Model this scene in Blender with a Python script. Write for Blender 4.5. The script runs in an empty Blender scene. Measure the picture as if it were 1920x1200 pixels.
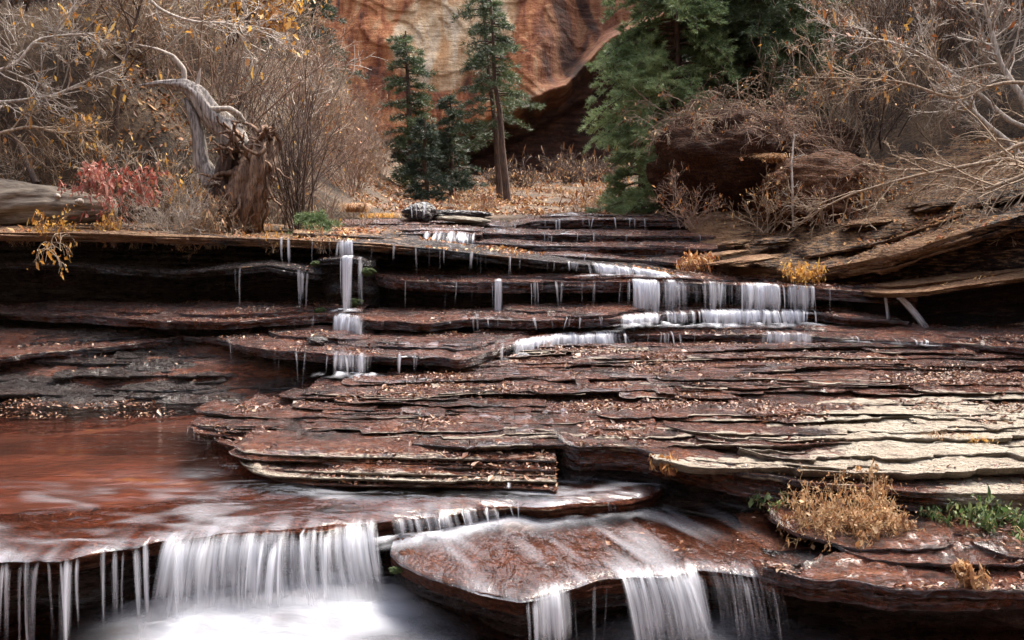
import bpy, math
import numpy as np
from mathutils import Vector, Matrix
R = math.radians
# ------------------------------------------------------------------ camera, sky, sun, exposure
SC = bpy.context.scene
COL = SC.collection
F = 1867.0; PITCH = math.atan(225 / F); CZ = 1.7
cam = bpy.data.cameras.new('camera'); co = bpy.data.objects.new('camera', cam); COL.objects.link(co)
co.location = (0, 0, CZ); co.rotation_euler = (R(90) - PITCH, 0, 0)
cam.sensor_width = 36; cam.lens = 36 * F / 1920; cam.clip_end = 500; cam.clip_start = 0.05
SC.camera = co
SUN_EL, SUN_AZ = R(58), R(42)      # azimuth measured from +Y towards +X
w = bpy.data.worlds.new('World'); SC.world = w; w.use_nodes = True
nt = w.node_tree; bg = nt.nodes['Background']
sk = nt.nodes.new('ShaderNodeTexSky'); sk.sky_type = 'NISHITA'; sk.sun_disc = False
sk.sun_elevation = SUN_EL; sk.sun_rotation = SUN_AZ; sk.air_density = 1.0; sk.dust_density = 6.0
hs = nt.nodes.new('ShaderNodeHueSaturation'); hs.inputs['Saturation'].default_value = .62; nt.links.new(sk.outputs[0], hs.inputs['Color']); nt.links.new(hs.outputs[0], bg.inputs[0]); bg.inputs[1].default_value = 0.15
sl = bpy.data.lights.new('sun', 'SUN'); so = bpy.data.objects.new('sun', sl); COL.objects.link(so)
sl.energy = 1.15; sl.angle = R(30); sl.color = (1, .90, .77)
sd = Vector((math.sin(SUN_AZ) * math.cos(SUN_EL), math.cos(SUN_AZ) * math.cos(SUN_EL), math.sin(SUN_EL)))
so.rotation_euler = sd.to_track_quat('Z', 'Y').to_euler(); so.location = (0, 0, 30)
SC.view_settings.view_transform = 'Standard'; SC.view_settings.look = 'None'
SC.cycles.transparent_max_bounces = 48; SC.cycles.max_bounces = 8
SC.view_settings.exposure = 2.1; SC.view_settings.gamma = 1.0

# ------------------------------------------------------------------ helpers
cp, sp_ = math.cos(PITCH), math.sin(PITCH)
def ray(px, py):
    a = (px - 960) / F; b = (600 - py) / F
    return a, cp + b * sp_, -sp_ + b * cp
def PY(px, py, Y):
    a, y, z = ray(px, py); k = Y / y
    return (a * k, Y, CZ + z * k)
def PZ(px, py, Z):
    a, y, z = ray(px, py); k = (Z - CZ) / z
    return (a * k, y * k, Z)
def proj(x, y, z):
    dz = z - CZ; d = y * cp - dz * sp_; u = y * sp_ + dz * cp
    return 960 + F * x / d, 600 - F * u / d

def _h(ix, iy, s):
    n = (ix.astype(np.int64) * 374761393 + iy.astype(np.int64) * 668265263 + int(s) * 1442695041) & 0xffffffff
    n = ((n ^ (n >> 13)) * 1274126177) & 0xffffffff
    n = ((n ^ (n >> 16)) * 2246822519) & 0xffffffff
    return ((n ^ (n >> 15)) & 0xffffff) / float(0xffffff)
def vn(x, y, s=0):
    x = np.asarray(x, float); y = np.asarray(y, float); x, y = np.broadcast_arrays(x, y)
    ix = np.floor(x); iy = np.floor(y); fx = x - ix; fy = y - iy
    fx = fx * fx * (3 - 2 * fx); fy = fy * fy * (3 - 2 * fy)
    a = _h(ix, iy, s); b = _h(ix + 1, iy, s); c = _h(ix, iy + 1, s); d = _h(ix + 1, iy + 1, s)
    return (a + (b - a) * fx) * (1 - fy) + (c + (d - c) * fx) * fy
def fbm(x, y, s=0, o=4):
    t = 0; a = .5; n = 0
    for i in range(o):
        t = t + a * (vn(np.asarray(x) * 2 ** i + 17.3 * i, np.asarray(y) * 2 ** i + 5.1 * i, s + i) - .5) * 2; n += a; a *= .5
    return t / n
def sstep(a, b, x):
    t = np.clip((np.asarray(x, float) - a) / (b - a), 0, 1); return t * t * (3 - 2 * t)
def blocks(x, cell, s):
    """random step offsets, like broken slab corners, with quick transitions"""
    xx = np.asarray(x) / cell + fbm(np.asarray(x) / cell * .7, 0, s + 9) * .8
    i = np.floor(xx); f = xx - i
    a = _h(i, i * 0, s); b = _h(i + 1, i * 0, s)
    return (a + (b - a) * sstep(.86, 1, f)) * 2 - 1

def mk(name, V, Fc, mat, parent=None, smooth=True, attrs=None, uv=None, mats=None, mi=None):
    V = np.asarray(V, np.float32); me = bpy.data.meshes.new(name)
    Fs = Fc if isinstance(Fc, list) else [Fc]
    Fs = [np.asarray(f, np.int32) for f in Fs if len(f)]
    me.vertices.add(len(V)); me.vertices.foreach_set('co', V.ravel())
    li = np.concatenate([f.ravel() for f in Fs]); tot = np.concatenate([np.full(len(f), f.shape[1]) for f in Fs])
    me.loops.add(len(li)); me.loops.foreach_set('vertex_index', li)
    me.polygons.add(len(tot)); st = np.concatenate([[0], np.cumsum(tot)[:-1]])
    me.polygons.foreach_set('loop_start', st.astype(np.int32)); me.polygons.foreach_set('loop_total', tot.astype(np.int32))
    me.update(calc_edges=True)
    me.polygons.foreach_set('use_smooth', np.full(len(tot), smooth))
    for k, v in (attrs or {}).items():
        a = me.attributes.new(k, 'FLOAT', 'POINT'); a.data.foreach_set('value', np.asarray(v, np.float32).ravel())
    if uv is not None:
        l = me.uv_layers.new(name='UVMap'); l.data.foreach_set('uv', np.asarray(uv, np.float32)[li].ravel())
    for m in (mats or [mat]): me.materials.append(m)
    if mi is not None: me.polygons.foreach_set('material_index', np.asarray(mi, np.int32))
    me.update()
    o = bpy.data.objects.new(name, me); COL.objects.link(o)
    if parent: o.parent = parent
    return o
def tag(o, label, cat, group=None, kind=None):
    o['label'] = label; o['category'] = cat
    if group: o['group'] = group
    if kind: o['kind'] = kind
    return o
def empty(name, loc=(0, 0, 0), rz=0.):
    o = bpy.data.objects.new(name, None); COL.objects.link(o); o.location = loc; o.rotation_euler = (0, 0, rz); o.empty_display_size = .2
    return o
def dup(root, loc, rot, scale):
    r = root.copy(); COL.objects.link(r); r.location = loc; r.rotation_euler = rot; r.scale = scale
    for ch in list(root.children):
        c = ch.copy(); COL.objects.link(c); c.parent = r
        for g in ch.children:
            d = g.copy(); COL.objects.link(d); d.parent = c
    return r
def gfaces(Rn, Cn, off=0):
    i = np.arange(Rn - 1)[:, None] * Cn + np.arange(Cn - 1)[None]
    i = i.ravel() + off
    return np.stack([i, i + 1, i + Cn + 1, i + Cn], 1)

# ------------------------------------------------------------------ materials
class NB:
    def __init__(s, name):
        s.m = bpy.data.materials.new(name); s.m.use_nodes = True; s.t = s.m.node_tree; s.t.nodes.clear()
        s.out = s.t.nodes.new('ShaderNodeOutputMaterial')
    def n(s, ty, **k):
        nd = s.t.nodes.new('ShaderNode' + ty)
        for a, b in k.items():
            if a.startswith('i_'):
                key = a[2:].replace('_', ' '); nd.inputs[key].default_value = b
            else: setattr(nd, a, b)
        return nd
    def l(s, a, b): s.t.links.new(a, b)
    def coord(s, scale, rot=(0, 0, 0), src='Object'):
        c = s.n('TexCoord'); m = s.n('Mapping'); m.inputs['Scale'].default_value = scale; m.inputs['Rotation'].default_value = rot
        s.l(c.outputs[src], m.inputs[0]); return m.outputs[0]
    def noise(s, vec, scale, det=4, rough=.55, dist=0.):
        n = s.n('TexNoise'); n.inputs['Scale'].default_value = scale; n.inputs['Detail'].default_value = det
        n.inputs['Roughness'].default_value = rough; n.inputs['Distortion'].default_value = dist
        s.l(vec, n.inputs['Vector']); return n.outputs[0]
    def ramp(s, fac, stops):
        r = s.n('ValToRGB'); e = r.color_ramp.elements
        while len(e) < len(stops): e.new(.5)
        for q, (p, c) in zip(e, stops):
            q.position = p; q.color = (c[0], c[1], c[2], 1) if not isinstance(c, (int, float)) else (c, c, c, 1)
        s.l(fac, r.inputs[0]); return r.outputs[0]
    def mix(s, f, a, b, mode='MIX'):
        m = s.n('Mix', data_type='RGBA', blend_type=mode)
        for v, i in ((f, 0), (a, 6), (b, 7)):
            if isinstance(v, (int, float)): m.inputs[i].default_value = v
            elif isinstance(v, tuple): m.inputs[i].default_value = (*v, 1)
            else: s.l(v, m.inputs[i])
        return m.outputs[2]
    def math(s, op, a, b=0., clamp=False):
        m = s.n('Math', operation=op, use_clamp=clamp)
        for v, i in ((a, 0), (b, 1)):
            if isinstance(v, (int, float)): m.inputs[i].default_value = v
            else: s.l(v, m.inputs[i])
        return m.outputs[0]
    def attr(s, nm): 
        a = s.n('Attribute'); a.attribute_name = nm; return a.outputs['Fac']
    def bump(s, h, st, dist, nrm=None):
        b = s.n('Bump'); b.inputs['Strength'].default_value = st; b.inputs['Distance'].default_value = dist
        s.l(h, b.inputs['Height'])
        if nrm: s.l(nrm, b.inputs['Normal'])
        return b.outputs[0]
    def prin(s, col, rough, nrm=None, spec=.5, **k):
        p = s.n('BsdfPrincipled')
        for v, i in ((col, 'Base Color'), (rough, 'Roughness')):
            if isinstance(v, (int, float)): p.inputs[i].default_value = v
            elif isinstance(v, tuple): p.inputs[i].default_value = (*v, 1)
            else: s.l(v, p.inputs[i])
        p.inputs['Specular IOR Level'].default_value = spec
        if nrm: s.l(nrm, p.inputs['Normal'])
        return p
    def done(s, sh): s.l(sh.outputs[0] if hasattr(sh, 'outputs') else sh, s.out.inputs[0]); return s.m

def rock_mat(name, wet, dry, wrough=(.08, .34), spec=.8, coat=1.):
    b = NB(name)
    c1 = b.coord((1.0, 1.6, 7)); c2 = b.coord((1.5, 4, 30)); c3 = b.coord((1, 1, 1))
    n1 = b.noise(c1, 1.7, 6, .62); n2 = b.noise(c2, 3.2, 5, .6); n3 = b.noise(c3, 38, 5, .7); n4 = b.noise(c1, 7, 5, .65)
    v = b.math('ADD', b.math('MULTIPLY', n1, .45), b.math('ADD', b.math('MULTIPLY', n2, .25), b.math('MULTIPLY', n4, .3)))
    wc = b.ramp(v, [(p, c) for p, c in wet]); dc = b.ramp(v, [(p, c) for p, c in dry])
    dr = b.attr('dry')
    dmask = b.ramp(b.math('ADD', dr, b.math('MULTIPLY', b.math('SUBTRACT', n4, .5), .9)), [(.42, 0.), (.58, 1.)])
    col = b.mix(dmask, wc, dc)
    col = b.mix(b.math('MULTIPLY', b.ramp(n3, [(.38, .85), (.60, 0.)]), b.math('SUBTRACT', 1., b.math('MULTIPLY', dmask, .65))), col, b.mix(.75, col, (0, 0, 0)))
    rw = b.ramp(n4, [(.35, wrough[0]), (.65, wrough[1])])
    ro = b.mix(dmask, rw, (.85, .85, .85))
    n5 = b.noise(b.coord((1, 1.5, 2)), 16, 3, .6)
    h = b.math('ADD', b.math('MULTIPLY', n3, .5), b.math('ADD', b.math('MULTIPLY', n5, 1.1), b.math('MULTIPLY', n4, 1.0)))
    nr = b.bump(h, 1., .08)
    p = b.prin(col, ro, nr, spec); cn = b.bump(b.math('ADD', n5, b.math('MULTIPLY', n3, .6)), 1., .22)
    b.l(b.math('SUBTRACT', coat, b.math('MULTIPLY', dmask, coat)), p.inputs['Coat Weight']); p.inputs['Coat Roughness'].default_value = .06; p.inputs['Coat IOR'].default_value = 1.6; b.l(cn, p.inputs['Coat Normal'])
    return b.done(p)
WETR = [(.36, (.006, .003, .002)), (.44, (.035, .009, .004)), (.51, (.14, .032, .011)), (.60, (.27, .080, .029)), (.72, (.44, .25, .13))]
DRYR = [(.36, (.07, .045, .03)), (.44, (.32, .25, .18)), (.55, (.38, .33, .255)), (.72, (.52, .47, .385))]
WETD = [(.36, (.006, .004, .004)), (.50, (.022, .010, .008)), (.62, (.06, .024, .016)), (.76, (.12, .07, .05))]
DRYO = [(.34, (.10, .048, .026)), (.48, (.25, .13, .065)), (.6, (.38, .24, .13)), (.75, (.55, .44, .29))]
M_rock = rock_mat('wet_red_sandstone', WETR, DRYR)
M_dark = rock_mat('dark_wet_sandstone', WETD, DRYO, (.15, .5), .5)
M_bank = rock_mat('sandy_bank_rock', WETD, DRYO, (.3, .6), .3, 0.)

M_sub = rock_mat('submerged_red_sandstone', [(.30, (.05, .017, .009)), (.46, (.10, .032, .015)), (.58, (.17, .058, .027)), (.75, (.26, .12, .06))], DRYR, (.5, .7), .2, 0.)
def bed_mat():
    b = NB('streambed_sand'); c = b.coord((1, 1.6, 1)); n = b.noise(c, 1.1, 5, .6, .6); n2 = b.noise(c, 9, 5, .6)
    col = b.ramp(b.math('ADD', b.math('MULTIPLY', n, .75), b.math('MULTIPLY', n2, .25)), [(.33, (.022, .009, .006)), (.47, (.06, .020, .012)), (.57, (.105, .036, .021)), (.66, (.18, .115, .05))])
    return b.done(b.prin(col, .7, b.bump(n2, .4, .02)))
M_bed = bed_mat()
def water_mat(name, sc=(1.2, 3.5, 1), amp=.35, tint=(.80, .60, .52), ior=1.33, base=.0, milky=0., det=3):
    b = NB(name); c = b.coord(sc); n = b.noise(c, 3.0, det, .5, .8); n2 = b.noise(c, 11, 2, .5)
    h = b.math('ADD', n, b.math('MULTIPLY', n2, .18)); nr = b.bump(h, amp, .06)
    tr = b.n('BsdfTransparent'); tr.inputs[0].default_value = (*tint, 1)
    gl = b.n('BsdfGlossy'); gl.inputs['Roughness'].default_value = .09; gl.inputs[0].default_value = (1, 1, 1, 1); b.l(nr, gl.inputs['Normal'])
    fr = b.n('Fresnel'); fr.inputs[0].default_value = ior; b.l(nr, fr.inputs['Normal'])
    mx = b.n('MixShader'); b.l(b.math('ADD', fr.outputs[0], base, True), mx.inputs[0]); b.l(tr.outputs[0], mx.inputs[1]); b.l(gl.outputs[0], mx.inputs[2])
    res = mx
    df = b.n('BsdfDiffuse'); df.inputs[0].default_value = (.42, .43, .47, 1); b.l(nr, df.inputs['Normal'])
    m2 = b.n('MixShader'); b.l(b.math('MULTIPLY', b.attr('foam'), 1.0, True), m2.inputs[0]); b.l(res.outputs[0], m2.inputs[1]); b.l(df.outputs[0], m2.inputs[2])  # attribute holds real foam, and painted reflections on the pool
    return b.done(m2)
M_pool = water_mat('pool_water')
M_flow = water_mat('flowing_water', (5, 1.6, 1), .5, (.92, .80, .72), 1.22)
def fall_mat():
    b = NB('falling_water')
    u = b.n('UVMap'); m = b.n('Mapping'); b.l(u.outputs[0], m.inputs[0]); m.inputs['Scale'].default_value = (1, .035, 1)
    n = b.noise(m.outputs[0], 55, 3, .55); m2 = b.n('Mapping'); b.l(u.outputs[0], m2.inputs[0]); m2.inputs['Scale'].default_value = (1, .06, 1)
    n2 = b.noise(m2.outputs[0], 14, 2, .5)
    s = b.math('ADD', b.math('MULTIPLY', n, .6), b.math('MULTIPLY', n2, .4))
    op = b.attr('op')
    f = b.math('ADD', b.math('MULTIPLY', b.math('SUBTRACT', s, .5), 2.6), b.math('SUBTRACT', b.math('MULTIPLY', op, 1.45), .50))
    f = b.math('MULTIPLY', b.math('MAXIMUM', f, 0., True), b.math('MULTIPLY', op, 1.6, True), True)
    f = b.math('MULTIPLY', f, .94)
    d = b.n('BsdfDiffuse'); d.inputs[0].default_value = (.74, .75, .80, 1)
    t = b.n('BsdfTranslucent'); t.inputs[0].default_value = (.70, .72, .80, 1)
    dm = b.n('MixShader'); dm.inputs[0].default_value = .45; b.l(d.outputs[0], dm.inputs[1]); b.l(t.outputs[0], dm.inputs[2])
    g = b.n('BsdfGlossy'); g.inputs['Roughness'].default_value = .35
    gm = b.n('MixShader'); gm.inputs[0].default_value = .12; b.l(dm.outputs[0], gm.inputs[1]); b.l(g.outputs[0], gm.inputs[2])
    tr = b.n('BsdfTransparent'); mx = b.n('MixShader'); b.l(f, mx.inputs[0]); b.l(tr.outputs[0], mx.inputs[1]); b.l(gm.outputs[0], mx.inputs[2])
    return b.done(mx)
M_fall = fall_mat()
def foam_mat():
    b = NB('foam'); c = b.coord((1, 1, 1)); n = b.noise(c, 7, 3, .5, .5)
    op = b.attr('op'); f = b.math('MULTIPLY', op, b.math('ADD', n, .5), True)
    d = b.n('BsdfDiffuse'); d.inputs[0].default_value = (.66, .67, .71, 1)
    tr = b.n('BsdfTransparent'); mx = b.n('MixShader'); b.l(f, mx.inputs[0]); b.l(tr.outputs[0], mx.inputs[1]); b.l(d.outputs[0], mx.inputs[2])
    return b.done(mx)
M_foam = foam_mat()
def leaf_mat(name, stops, tl=.35, rough=.5):
    b = NB(name); a = b.attr('rnd'); col = b.ramp(a, stops)
    p = b.prin(col, rough); t = b.n('BsdfTranslucent'); b.l(col, t.inputs[0])
    m = b.n('MixShader'); m.inputs[0].default_value = tl; b.l(p.outputs[0], m.inputs[1]); b.l(t.outputs[0], m.inputs[2]); return b.done(m)
L_wet = leaf_mat('wet_fallen_leaves', [(0, (.04, .014, .008)), (.45, (.13, .042, .02)), (.72, (.24, .11, .055)), (.92, (.28, .15, .075)), (1, (.42, .30, .20))], .1, .45)
L_dry = leaf_mat('dry_fallen_leaves', [(0, (.13, .045, .02)), (.35, (.33, .11, .035)), (.65, (.50, .23, .07)), (.9, (.60, .38, .16)), (1, (.7, .55, .33))], .2, .6)
L_yel = leaf_mat('yellow_orange_leaves', [(0, (.30, .12, .03)), (.5, (.55, .27, .05)), (1, (.70, .45, .12))], .4)
L_red = leaf_mat('red_leaves', [(0, (.18, .035, .025)), (.5, (.34, .085, .06)), (1, (.52, .27, .20))], .4)
L_grn = leaf_mat('green_leaves', [(0, (.03, .06, .02)), (.5, (.08, .14, .04)), (1, (.28, .32, .14))], .35)
L_tan = leaf_mat('dry_weed_leaves', [(0, (.14, .06, .025)), (.5, (.38, .19, .08)), (1, (.64, .46, .27))], .35)
N_green = leaf_mat('light_green_needles', [(0, (.035, .06, .03)), (.4, (.15, .225, .085)), (1, (.42, .50, .24))], .25)
N_mid = leaf_mat('green_needles', [(0, (.02, .032, .018)), (.6, (.075, .11, .045)), (1, (.18, .23, .10))], .2)
N_blue = leaf_mat('blue_green_needles', [(0, (.014, .024, .014)), (.6, (.036, .06, .034)), (1, (.09, .12, .065))], .2)
def bark(name, c0, c1, sc=(14, 14, 3)):
    b = NB(name); c = b.coord(sc); n = b.noise(c, 2.5, 6, .65)
    col = b.ramp(n, [(.35, c0), (.62, c1)]); return b.done(b.prin(col, .8, b.bump(n, .6, .02)))
B_grey = bark('grey_twig_bark', (.15, .105, .07), (.42, .31, .21))
B_pale = bark('pale_bleached_wood', (.20, .165, .135), (.52, .45, .38))
B_red = bark('reddish_twig_bark', (.13, .075, .05), (.32, .21, .15))
B_dark = bark('dark_bark', (.035, .022, .018), (.12, .075, .055))
B_trunk = bark('pine_bark', (.03, .018, .013), (.13, .075, .052))
B_wood = bark('weathered_wood', (.05, .038, .03), (.42, .37, .33), (16, 16, 2.2))
B_log = bark('weathered_log_wood', (.07, .05, .035), (.26, .21, .155), (1.6, 16, 16))
def ground_mat(name, stops, sc=5):
    b = NB(name); c = b.coord((1, 1, 1)); n = b.noise(c, sc * .25, 5, .6); n2 = b.noise(c, sc * 5, 5, .7)
    v = b.math('ADD', b.math('MULTIPLY', n, .5), b.math('MULTIPLY', n2, .5))
    return b.done(b.prin(b.ramp(v, stops), .9, b.bump(n2, .9, .06)))
G_hill = ground_mat('leafy_hillside_soil', [(.36, (.02, .014, .010)), (.46, (.06, .04, .026)), (.56, (.14, .088, .05)), (.68, (.26, .18, .11))])
M_moss = ground_mat('moss', [(.35, (.02, .035, .008)), (.6, (.07, .11, .02)), (.75, (.14, .18, .04))], 20)

# ------------------------------------------------------------------ rock ledges
LEAFPTS = {'wet': [], 'dry': []}
LIPS = {}
def curve(pts, step):
    P = np.array(pts); P = P[np.argsort(P[:, 0])]
    xs = np.arange(P[0, 0], P[-1, 0], step); y = np.interp(xs, P[:, 0], P[:, 1]); z = np.interp(xs, P[:, 0], P[:, 2])
    k = max(3, int(.12 / step)); ker = np.hanning(k + 2)[1:-1]; ker /= ker.sum()
    pad = lambda a: np.concatenate([np.full(k, a[0]), a, np.full(k, a[-1])])
    return xs, np.convolve(pad(y), ker, 'same')[k:-k], np.convolve(pad(z), ker, 'same')[k:-k]
def pl(x, cell, s):
    q = np.asarray(x) / cell; i = np.floor(q); f = q - i; a = _h(i, i * 0 + 3, s); b = _h(i + 1, i * 0 + 3, s); return (a + (b - a) * f) * 2 - 1
def ang(x, s): return pl(x + .05 * fbm(x * 3, 0, s), .31, s) * .5 + pl(x, .11, s + 1) * .32 + pl(x, .04, s + 2) * .15
def lam_grid(xs, yl, zl, back, slope, thick, seed, rough=.008, inset=.0, ds=.03, bk=1.):
    """top sheet from the back to the lip, the broken edge, and a little of the underside"""
    d = [0, .006, .018, .035]
    while d[-1] < back: d.append(d[-1] + ds * (1 + d[-1] * .25))
    d = np.array(d[::-1])[:, None]; n = xs.size
    d = d * np.maximum(bk, .02 + 0 * xs)[None]; Yt = yl[None] + d; Xt = np.repeat(xs[None], len(d), 0)
    rz = fbm(Xt * 2.2, Yt * 4, seed, 4) * rough * 1.6 + fbm(Xt * 11, Yt * 16, seed + 5, 3) * rough * .6
    ter = np.floor(fbm(Xt * 1.3, Yt * 2.2, seed + 3, 3) * 5) * rough * .7
    hf = (fbm(Xt * 20, Yt * 26, seed + 8, 3) * .55 + np.abs(fbm(Xt * 9, Yt * 14, seed + 9, 2)) * .8) * rough
    Zt = zl[None] + slope * d + (rz + ter + hf) * sstep(0, .06, d) - .006 * np.exp(-d / .01)
    nf = max(3, int(thick / .008) + 1); f = np.linspace(0, 1, nf)[1:, None]
    off = fbm(xs[None] * 5, f * 4 + seed, seed + 11, 4) * thick * .35 + fbm(xs[None] * 26, f * 9, seed + 12, 2) * .005
    Yf = yl[None] + off + inset * f ** 1.5 + .004; Zf = (zl - .006)[None] - thick * f + 0 * off
    Xf = np.repeat(xs[None], nf - 1, 0)
    Yu = (yl[None] + off[-1:] + inset + .004) + np.array([.04, .12, .22])[:, None]
    Zu = (zl - .006 - thick)[None] + np.array([.004, .006, .008])[:, None]; Xu = np.repeat(xs[None], 3, 0)
    return np.concatenate([Xt, Xf, Xu]), np.concatenate([Yt, Yf, Yu]), np.concatenate([Zt, Zf, Zu]), len(d)
class Acc:
    def __init__(s): s.V = []; s.F = []; s.D = []; s.M = []; s.o = 0
    def add(s, X, Y, Z, dry=0., mi=0):
        Rn, Cn = X.shape; s.M.append(np.full((Rn - 1) * (Cn - 1), mi)); s.V.append(np.stack([X, Y, Z], 2).reshape(-1, 3)); s.F.append(gfaces(Rn, Cn, s.o)); s.o += Rn * Cn
        s.D.append((np.zeros_like(X) + dry).ravel())
    def build(s, name, mat, **k):
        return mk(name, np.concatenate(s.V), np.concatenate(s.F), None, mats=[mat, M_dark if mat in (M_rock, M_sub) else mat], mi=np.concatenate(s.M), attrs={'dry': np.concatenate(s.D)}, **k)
def rock_part(X, Y, Z, n, kind, rng, dens, maxd=None):
    k = int(dens)
    if k <= 0: return
    i = rng.integers(0, n, k * 3); j = rng.integers(0, X.shape[1], k * 3)
    x, y, z = X[i, j], Y[i, j], Z[i, j]
    keep = vn(x * 1.6, y * 2.6, 77) + .6 * vn(x * 6, y * 12, 78) > .85 + .25 * rng.random(k * 3)
    P = np.stack([x, y, z], 1)[keep][:k]; LEAFPTS[kind].append(P)
def ledge(key, label, pts, back=1.2, slope=.02, thick=.05, under=.35, drop=.4, lams=3, jag=.05, seed=1, mat=None, dry=0., step=.012,
          name='rock_ledge', leaves=(0, 'wet'), rough=.008, chips=3, endl=0, endr=0, blk=.03, walllean=0., inset=.02, backf=None, walldry=0.):
    rng = np.random.default_rng(seed); xs, y0, z0 = curve(pts, step)
    if endl: y0 = y0 + endl * np.exp(-(xs - xs[0]) / .06)
    if endr: y0 = y0 + endr * np.exp(-(xs[-1] - xs) / .06)
    A = Acc(); cur = 0.
    jl = fbm(xs * 1.1, 0, seed + 2, 5) * jag + blocks(xs, .33, seed) * blk + ang(xs, seed + 70) * min(.06, jag)
    for l in range(lams):
        th = thick * (.55 + .7 * rng.random())
        off = ang(xs, seed + 71 + l) * min(.05, jag * .8) + fbm(xs * 1.8, l * 7.7, seed + 31 * l, 5) * jag * .6 + blocks(xs, .25 + .2 * rng.random(), seed + 7 * l + 1) * blk * .8
        if l > 0: off = off + .012 + (l * .012)
        yl = y0 + jl + off; zl = z0 - cur + fbm(xs * .9, l, seed + 3, 3) * .008
        X, Y, Z, nt_ = lam_grid(xs, yl, zl, back if l == 0 else .35, slope if l == 0 else .0, th, seed + 100 * l, rough, inset, bk=backf(xs) if backf else 1.)
        D = dry(X, Y, Z) if callable(dry) else dry
        D = D + (.55 if l == 0 else .2) * np.exp(-np.abs(Y - yl[None]) / .03) * sstep(.3, .8, vn(X * 2.2, Y * 3, seed + 6) * .7 + .3 * vn(X * 12, Y * 20, seed))
        A.add(X, Y, Z, D)
        if l == 0:
            LIPS[key] = (xs, yl, zl); rock_part(X, Y, Z, nt_ - 2, leaves[1], rng, leaves[0])
            top = (xs, y0 + jl, z0)
        cur += th
    for c in range(chips):      # thin broken laminae lying on the tread
        a = rng.uniform(xs[0], xs[-1]); L = rng.uniform(.5, 2.5); m = (xs > a) & (xs < a + L)
        if m.sum() < 20: continue
        xm = xs[m]; e = np.minimum(xm - xm[0], xm[-1] - xm); back2 = rng.uniform(.08, max(.1, back * .55))
        yl = (y0 + jl)[m] + back2 + ang(xm, seed + 90 + c) * .06 + fbm(xm * 1.7, c, seed + 51 + c, 4) * .07 + .35 * np.exp(-e / .07) * rng.uniform(.4, 1)
        th = rng.uniform(.012, .032); zl = z0[m] + slope * back2 + th + .004
        X, Y, Z, nt_ = lam_grid(xm, yl, zl, min(.8, back - back2 + .2), slope, th + .012, seed + 500 + c, rough, .02)
        D = dry(X, Y, Z) if callable(dry) else dry
        A.add(X, Y, Z, D); rock_part(X, Y, Z, nt_ - 2, leaves[1], rng, leaves[0] * .12 * L)
    # recessed wall with ribs of harder beds
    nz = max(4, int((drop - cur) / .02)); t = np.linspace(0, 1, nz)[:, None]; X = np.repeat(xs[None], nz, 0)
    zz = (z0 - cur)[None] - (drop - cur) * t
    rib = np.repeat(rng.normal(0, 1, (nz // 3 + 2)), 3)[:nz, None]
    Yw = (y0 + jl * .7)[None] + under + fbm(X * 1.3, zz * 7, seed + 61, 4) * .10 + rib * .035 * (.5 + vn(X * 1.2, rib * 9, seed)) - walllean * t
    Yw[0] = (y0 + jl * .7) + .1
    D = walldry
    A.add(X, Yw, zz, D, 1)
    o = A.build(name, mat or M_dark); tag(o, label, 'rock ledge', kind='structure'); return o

# pool level is z = 0
ledge('P', 'red wet stone lip of the foreground pool, water spilling over it',
      [PZ(-260, 1085, -.012), PZ(-60, 1060, -.012), PZ(0, 1052, -.012), PZ(120, 1050, -.012), PZ(215, 1026, -.012), PZ(300, 1010, -.012), PZ(430, 1000, -.012), PZ(600, 992, -.012),
       PZ(690, 980, -.012), PZ(830, 968, -.012), PZ(960, 950, -.012), PZ(1010, 956, -.012), PZ(1190, 941, -.012), PZ(1215, 934, -.014), PZ(1250, 922, -.016)],
      back=.9, slope=-.02, thick=.035, under=.28, drop=.5, lams=3, jag=.03, seed=11, mat=M_sub, chips=0, leaves=(150, 'wet'), blk=.012, endr=.10)
ledge('I', 'low red slab with brown water sliding over it in the foreground centre',
      [PZ(728, 1046, -.13), PZ(790, 1072, -.13), PZ(870, 1100, -.13), PZ(975, 1128, -.13), PZ(1090, 1098, -.13), PZ(1200, 1080, -.13), PZ(1330, 1070, -.13), PZ(1440, 1080, -.13),
       PZ(1530, 1062, -.13), PZ(1640, 1050, -.13)], back=1.6, slope=.045, thick=.05, under=.25, drop=.6, lams=2, jag=.03, seed=12, mat=M_sub, endl=.12, chips=1, leaves=(250, 'wet'), blk=.02, rough=.018)
ledge('LR', 'wet dark red shelf with black hollow beneath, bottom right corner',
      [PZ(1442, 1078, -.05), PZ(1520, 1085, -.05), PZ(1640, 1092, -.05), PZ(1760, 1100, -.05), PZ(1920, 1105, -.05), PZ(2100, 1110, -.05)],
      back=1.5, slope=.03, thick=.045, under=.4, drop=.6, lams=3, jag=.05, seed=13, mat=M_rock, endl=.06, chips=5, leaves=(900, 'wet'), rough=.016, backf=lambda x: np.interp(x, [1.2, 1.45, 1.9, 2.2], [.04, .12, .40, 1.]))

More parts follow.
